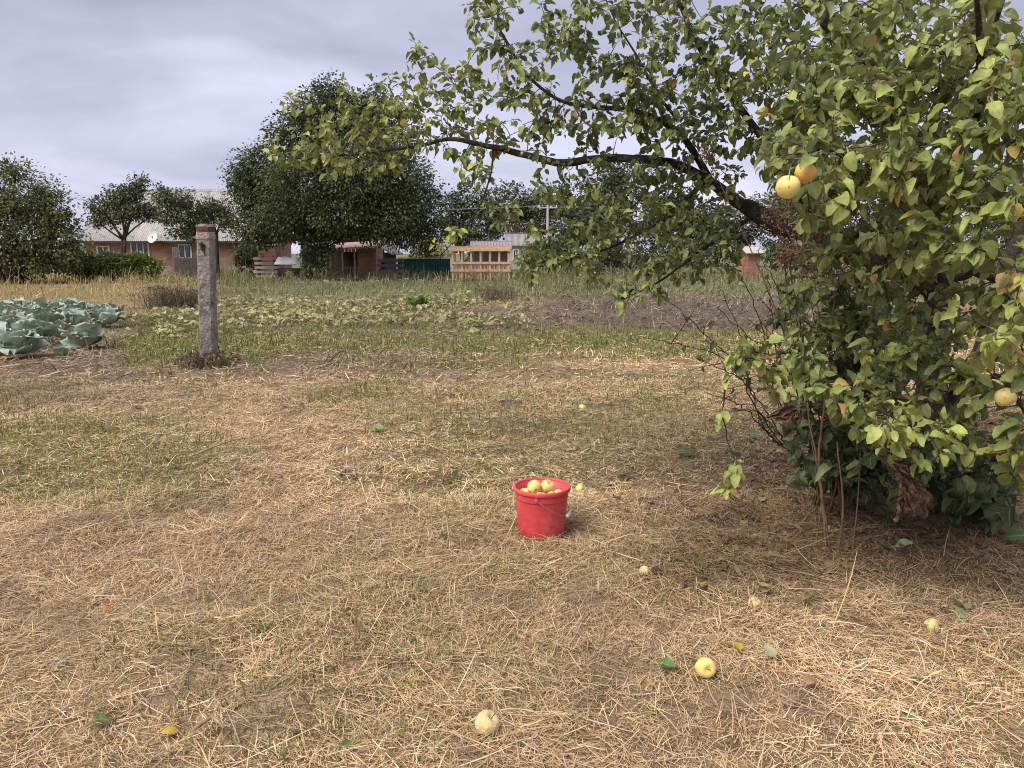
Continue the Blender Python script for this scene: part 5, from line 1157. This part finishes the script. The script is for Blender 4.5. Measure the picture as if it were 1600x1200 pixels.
ground_leaves(1500, 2.0, 9.0, lambda x, y, Z: .30 * (.25 + sst(.52, .7, fbm(x * 1.2, y * 1.2, 121))), .042, [(0.13, 0.18, 0.055), (0.17, 0.22, 0.07), (0.10, 0.15, 0.05)], .02, 'small_weed_leaves', 'tiny green weed leaves peeping through the straw', 'weeds')
ground_leaves(6500, 2.6, 7.0, lambda x, y, Z: Z['litter'] * .8, .048, [(0.16, 0.10, 0.065), (0.24, 0.155, 0.09), (0.11, 0.075, 0.055), (0.28, 0.21, 0.13)], .02, 'leaf_litter', 'brown fallen leaf litter under the apple tree', 'leaf litter')
# clods on the tilled strip
n = 16000; x, y = frustum(n, 11.0, 34); Z = zones(x, y); k = RNG.random(n) < Z['soil']; x, y = x[k], y[k]; n = len(x)
OV = np.array([(1, 0, 0), (-1, 0, 0), (0, 1, 0), (0, -1, 0), (0, 0, 1), (0, 0, -1)], float); OF = np.array([(0, 2, 4), (2, 1, 4), (1, 3, 4), (3, 0, 4), (2, 0, 5), (1, 2, 5), (3, 1, 5), (0, 3, 5)])
V = OV[None] * (.012 + .05 * RNG.random((n, 1, 1)) ** 3) * RNG.uniform(.6, 1.3, (n, 6, 1)) + np.stack([x, y, gz(x, y) + .01], 1)[:, None]
o = obj('soil_clods', np_mesh('soil_clods', V.reshape(-1, 3), (OF[None] + (np.arange(n) * 6)[:, None, None]).reshape(-1, 3)), M['soil']); tag(o, 'dark earth clods scattered over the dug strip', 'soil clods', kind='stuff')
# dark soil heaps in the straw
for px, py, s, lab in ((545, 750, .075, 'small dark soil heap left of the bucket in the straw'), (1030, 792, .09, 'dark soil heap right of the bucket at the shade edge'), (800, 632, .13, 'dark flat soil heap in the straw far behind the bucket'), (1085, 627, .10, 'small dark tuft of soil behind the bare twigs')):
    p = gr(px, py); z = gzs(p[0], p[1]); root = empty('soil_heap', (p[0], p[1], z)); tag(root, lab, 'soil heap', 'dark soil heaps in the straw')
    uu = np.linspace(0, 1, 9); prof = [(s * u_ * 1.1 + .001, .05 * (s / .1) * math.cos(u_ * math.pi / 2) - .01) for u_ in uu]; V, F = lathe(prof, 18)
    V[:, 2] += RNG.normal(0, .006, len(V)) * (V[:, 2] > 0); V[:, :2] *= 1 + RNG.normal(0, .06, (len(V), 1)); obj('mound', np_mesh('mound', V, F), M['soil'], root)
    for q in range(9):
        a = RNG.random() * 6.28; r_ = s * RNG.random(); V = OV * (.010 + .012 * RNG.random()) * RNG.uniform(.7, 1.3, (6, 1)) + [r_ * math.cos(a), r_ * math.sin(a), .03]; obj('crumb', np_mesh('crumb', V, OF), M['soil'], root)
# large leafy clump (horseradish) in the vine bed
p = gr(650, 482); root = empty('horseradish_plant', (p[0], p[1], gzs(p[0], p[1]))); tag(root, 'clump of long upright bright green leaves in the vine bed', 'plant')
LONG = [base_leaf(50 + q, 6, .2, .5, .36) for q in range(3)]
for q in range(22):
    az = RNG.random() * 6.28; el = RNG.uniform(.5, 1.3); D = np.array([[math.cos(az) * math.cos(el), math.sin(az) * math.cos(el), math.sin(el)]]); N = nrm(np.array([[-math.cos(az) * math.sin(el), -math.sin(az) * math.sin(el), math.cos(el)]]))
    S = np.array([RNG.uniform(.25, .52)]); c = np.array([[.13, .22, .05]]) * RNG.uniform(.8, 1.5)
    o = leaf_arrays(np.zeros((1, 3)), D, N, S, c, np.array([q % 3]), LONG).build('leaf', M['leaf'], root, True); o.location = (math.cos(az) * .08 + RNG.normal(0, .12), math.sin(az) * .08, S[0] * .25)
# pale dry maize stubs
p = gr(852, 524); root = empty('dry_stubs', (p[0], p[1], gzs(p[0], p[1]))); tag(root, 'clump of pale cut dry stalks at the edge of the dug strip', 'dry stalks')
for q in range(12):
    a = np.array([RNG.normal(0, .10), RNG.normal(0, .05), 0]); P = spline([a - [0, 0, .03], a + [RNG.normal(0, .02), 0, .12], a + [RNG.normal(0, .05), RNG.normal(0, .03), RNG.uniform(.15, .30)]], .05); MB().tube(P, np.linspace(.012, .006, len(P)), 5).build('stalk', M['stick'], root)
# brown dry weed clump left of the post
def dry_clump(px, py, label, n, h, spread, seed):
    p = gr(px, py); root = empty('dry_weed_clump', (p[0], p[1], gzs(p[0], p[1]))); tag(root, label, 'weed clump')
    a = RNG.normal(0, 1, (n, 2)) * spread; P = np.c_[a, np.zeros(n)]; az = RNG.random(n) * 6.28
    c = np.array([(.17, .12, .09), (.22, .16, .11), (.13, .10, .07), (.14, .14, .07)])[RNG.integers(0, 4, n)] * (.7 + .6 * RNG.random((n, 1)))
    V, F, cc = strands(P, az, h * (.4 + .7 * RNG.random(n)), np.full(n, .012), RNG.normal(1.2, .25, n), RNG.normal(-.4, .4, n), RNG.normal(0, .4, n), c, 3)
    o = obj('stems', np_mesh('stems', V, F, cc), M['blade'], root); tag(o, kind='stuff')
    m = n * 2; k = RNG.integers(0, n, m); q = P[k] + np.c_[RNG.normal(0, .08, (m, 2)), h * (.3 + .5 * RNG.random(m))]
    o = leaf_arrays(q, rand_dir(m), rand_dir(m), .05 * (.5 + RNG.random(m)), c[k], np.zeros(m, int), [DIAMOND]).build('foliage', M['far_leaf'], root); tag(o, kind='stuff')
dry_clump(262, 480, 'brown dry weed clump left of the post behind the green strip', 420, .75, .35, 1)
dry_clump(300, 478, 'dark dry weed clump touching the left side of the post', 300, .6, .25, 2)
dry_clump(775, 470, 'greyish weed clump at the end of the vine bed', 260, .6, .35, 3)
dry_clump(325, 572, 'small tuft of dead weeds around the foot of the post', 260, .22, .16, 4)
# sticks
def stick(p0, p1, label, r=.006, matr='stick', mid=.02):
    a = gr(*p0); b = gr(*p1); a[2] = gzs(a[0], a[1]) + .03; b[2] = gzs(b[0], b[1]) + .045; m_ = (a + b) / 2 + np.array([0, .03, mid]); root = empty('stick', a); P = spline([a, m_, b], .06) - a; P[1:-1] += RNG.normal(0, .003, (len(P) - 2, 3))
    MB().tube(P, np.linspace(r, r * .6, len(P)), 6).build('rod', M[matr], root, True)
    k = len(P) // 2; MB().tube([P[k], P[k] + [.02, .03, .03]], [r * .5, r * .3], 5).build('side_twig', M[matr], root)
    return tag(root, label, 'stick', 'sticks lying in the straw')
stick((300, 722), (408, 688), 'long curved tan stick lying left in the straw', .007)
stick((732, 712), (832, 706), 'thin straight stick lying behind the bucket', .006)
stick((302, 1166), (352, 1170), 'short pale stick near the bottom edge', .007)
stick((884, 738), (990, 830), 'thin dark stick on the straw right of the bucket', .004, 'dry_stem')
stick((553, 985), (556, 1032), 'short brown stub standing up in the foreground straw', .007, 'dry_stem', .05)
# fallen leaves picked out on the straw
def fallen(px, py, col, label, s=.07, v=0, lift=.03, tilt=.2):
    p = gr(px, py); z = gzs(p[0], p[1]) + lift; az = RNG.random() * 6.28
    D = np.array([[math.cos(az), math.sin(az), tilt]]); N = nrm(np.array([[RNG.normal(0, .2), -.35, 1.]]))
    o = leaf_arrays(np.zeros((1, 3)), D, N, np.array([s]), np.array([col]), np.array([v]), LEAVES).build('fallen_leaf', M['leaf'], None, True); o.location = (p[0], p[1], z); return tag(o, label, 'leaf', 'fallen leaves on the straw')
fallen(1155, 1038, (.62, .42, .05), 'bright yellow fallen leaf near the yellow windfall apple', .055)
fallen(1030, 1056, (.10, .20, .05), 'green fallen leaf left of the bright windfall apple', .06, 2)
fallen(1508, 962, (.40, .42, .20), 'large pale green fallen leaf in the shaded straw', .09, 5)
fallen(1494, 972, (.33, .36, .16), 'smaller pale green fallen leaf touching the large pale one', .07, 0)
fallen(1398, 868, (.22, .30, .14), 'grey green leaf standing up under the withered leaf', .085, 2, .06, .6)
fallen(1520, 884, (.16, .23, .12), 'dull green leaf lying in the shade at the right', .08, 1)
fallen(178, 955, (.50, .16, .04), 'orange red fallen leaf in the straw at the left', .05, 4)
fallen(255, 1160, (.55, .36, .05), 'small yellow fallen leaf at the bottom left', .045, 1)
fallen(1255, 1090, (.42, .26, .15), 'tan curled fallen leaf in the lower right straw', .055, 0)
fallen(582, 678, (.22, .36, .10), 'bright green leaf patch in the straw left of the bucket', .11, 2)
fallen(1210, 1046, (.36, .36, .22), 'pale grey fallen leaf right of the bright windfall apple', .06, 3)
fallen(1150, 735, (.12, .19, .05), 'green leaf held up on a sprout at the shade edge', .10, 2, .10, .9)
fallen(1165, 680, (.08, .14, .06), 'dark green leaf by the shrub skirt', .11, 5, .05, .3)
fallen(1080, 720, (.09, .15, .06), 'dark green weed leaf right behind the bucket', .11, 5, .04, .3)
fallen(1570, 860, (.09, .17, .05), 'broad green leaf low at the right edge of the shade', .12, 5, .06, .4)
fallen(700, 852, (.07, .12, .05), 'small dark green leaf left of the bucket foot', .05, 2)

for o in scene.objects:
    if o.parent is None and o.get('category') and not o.get('kind'): o['kind'] = 'thing'
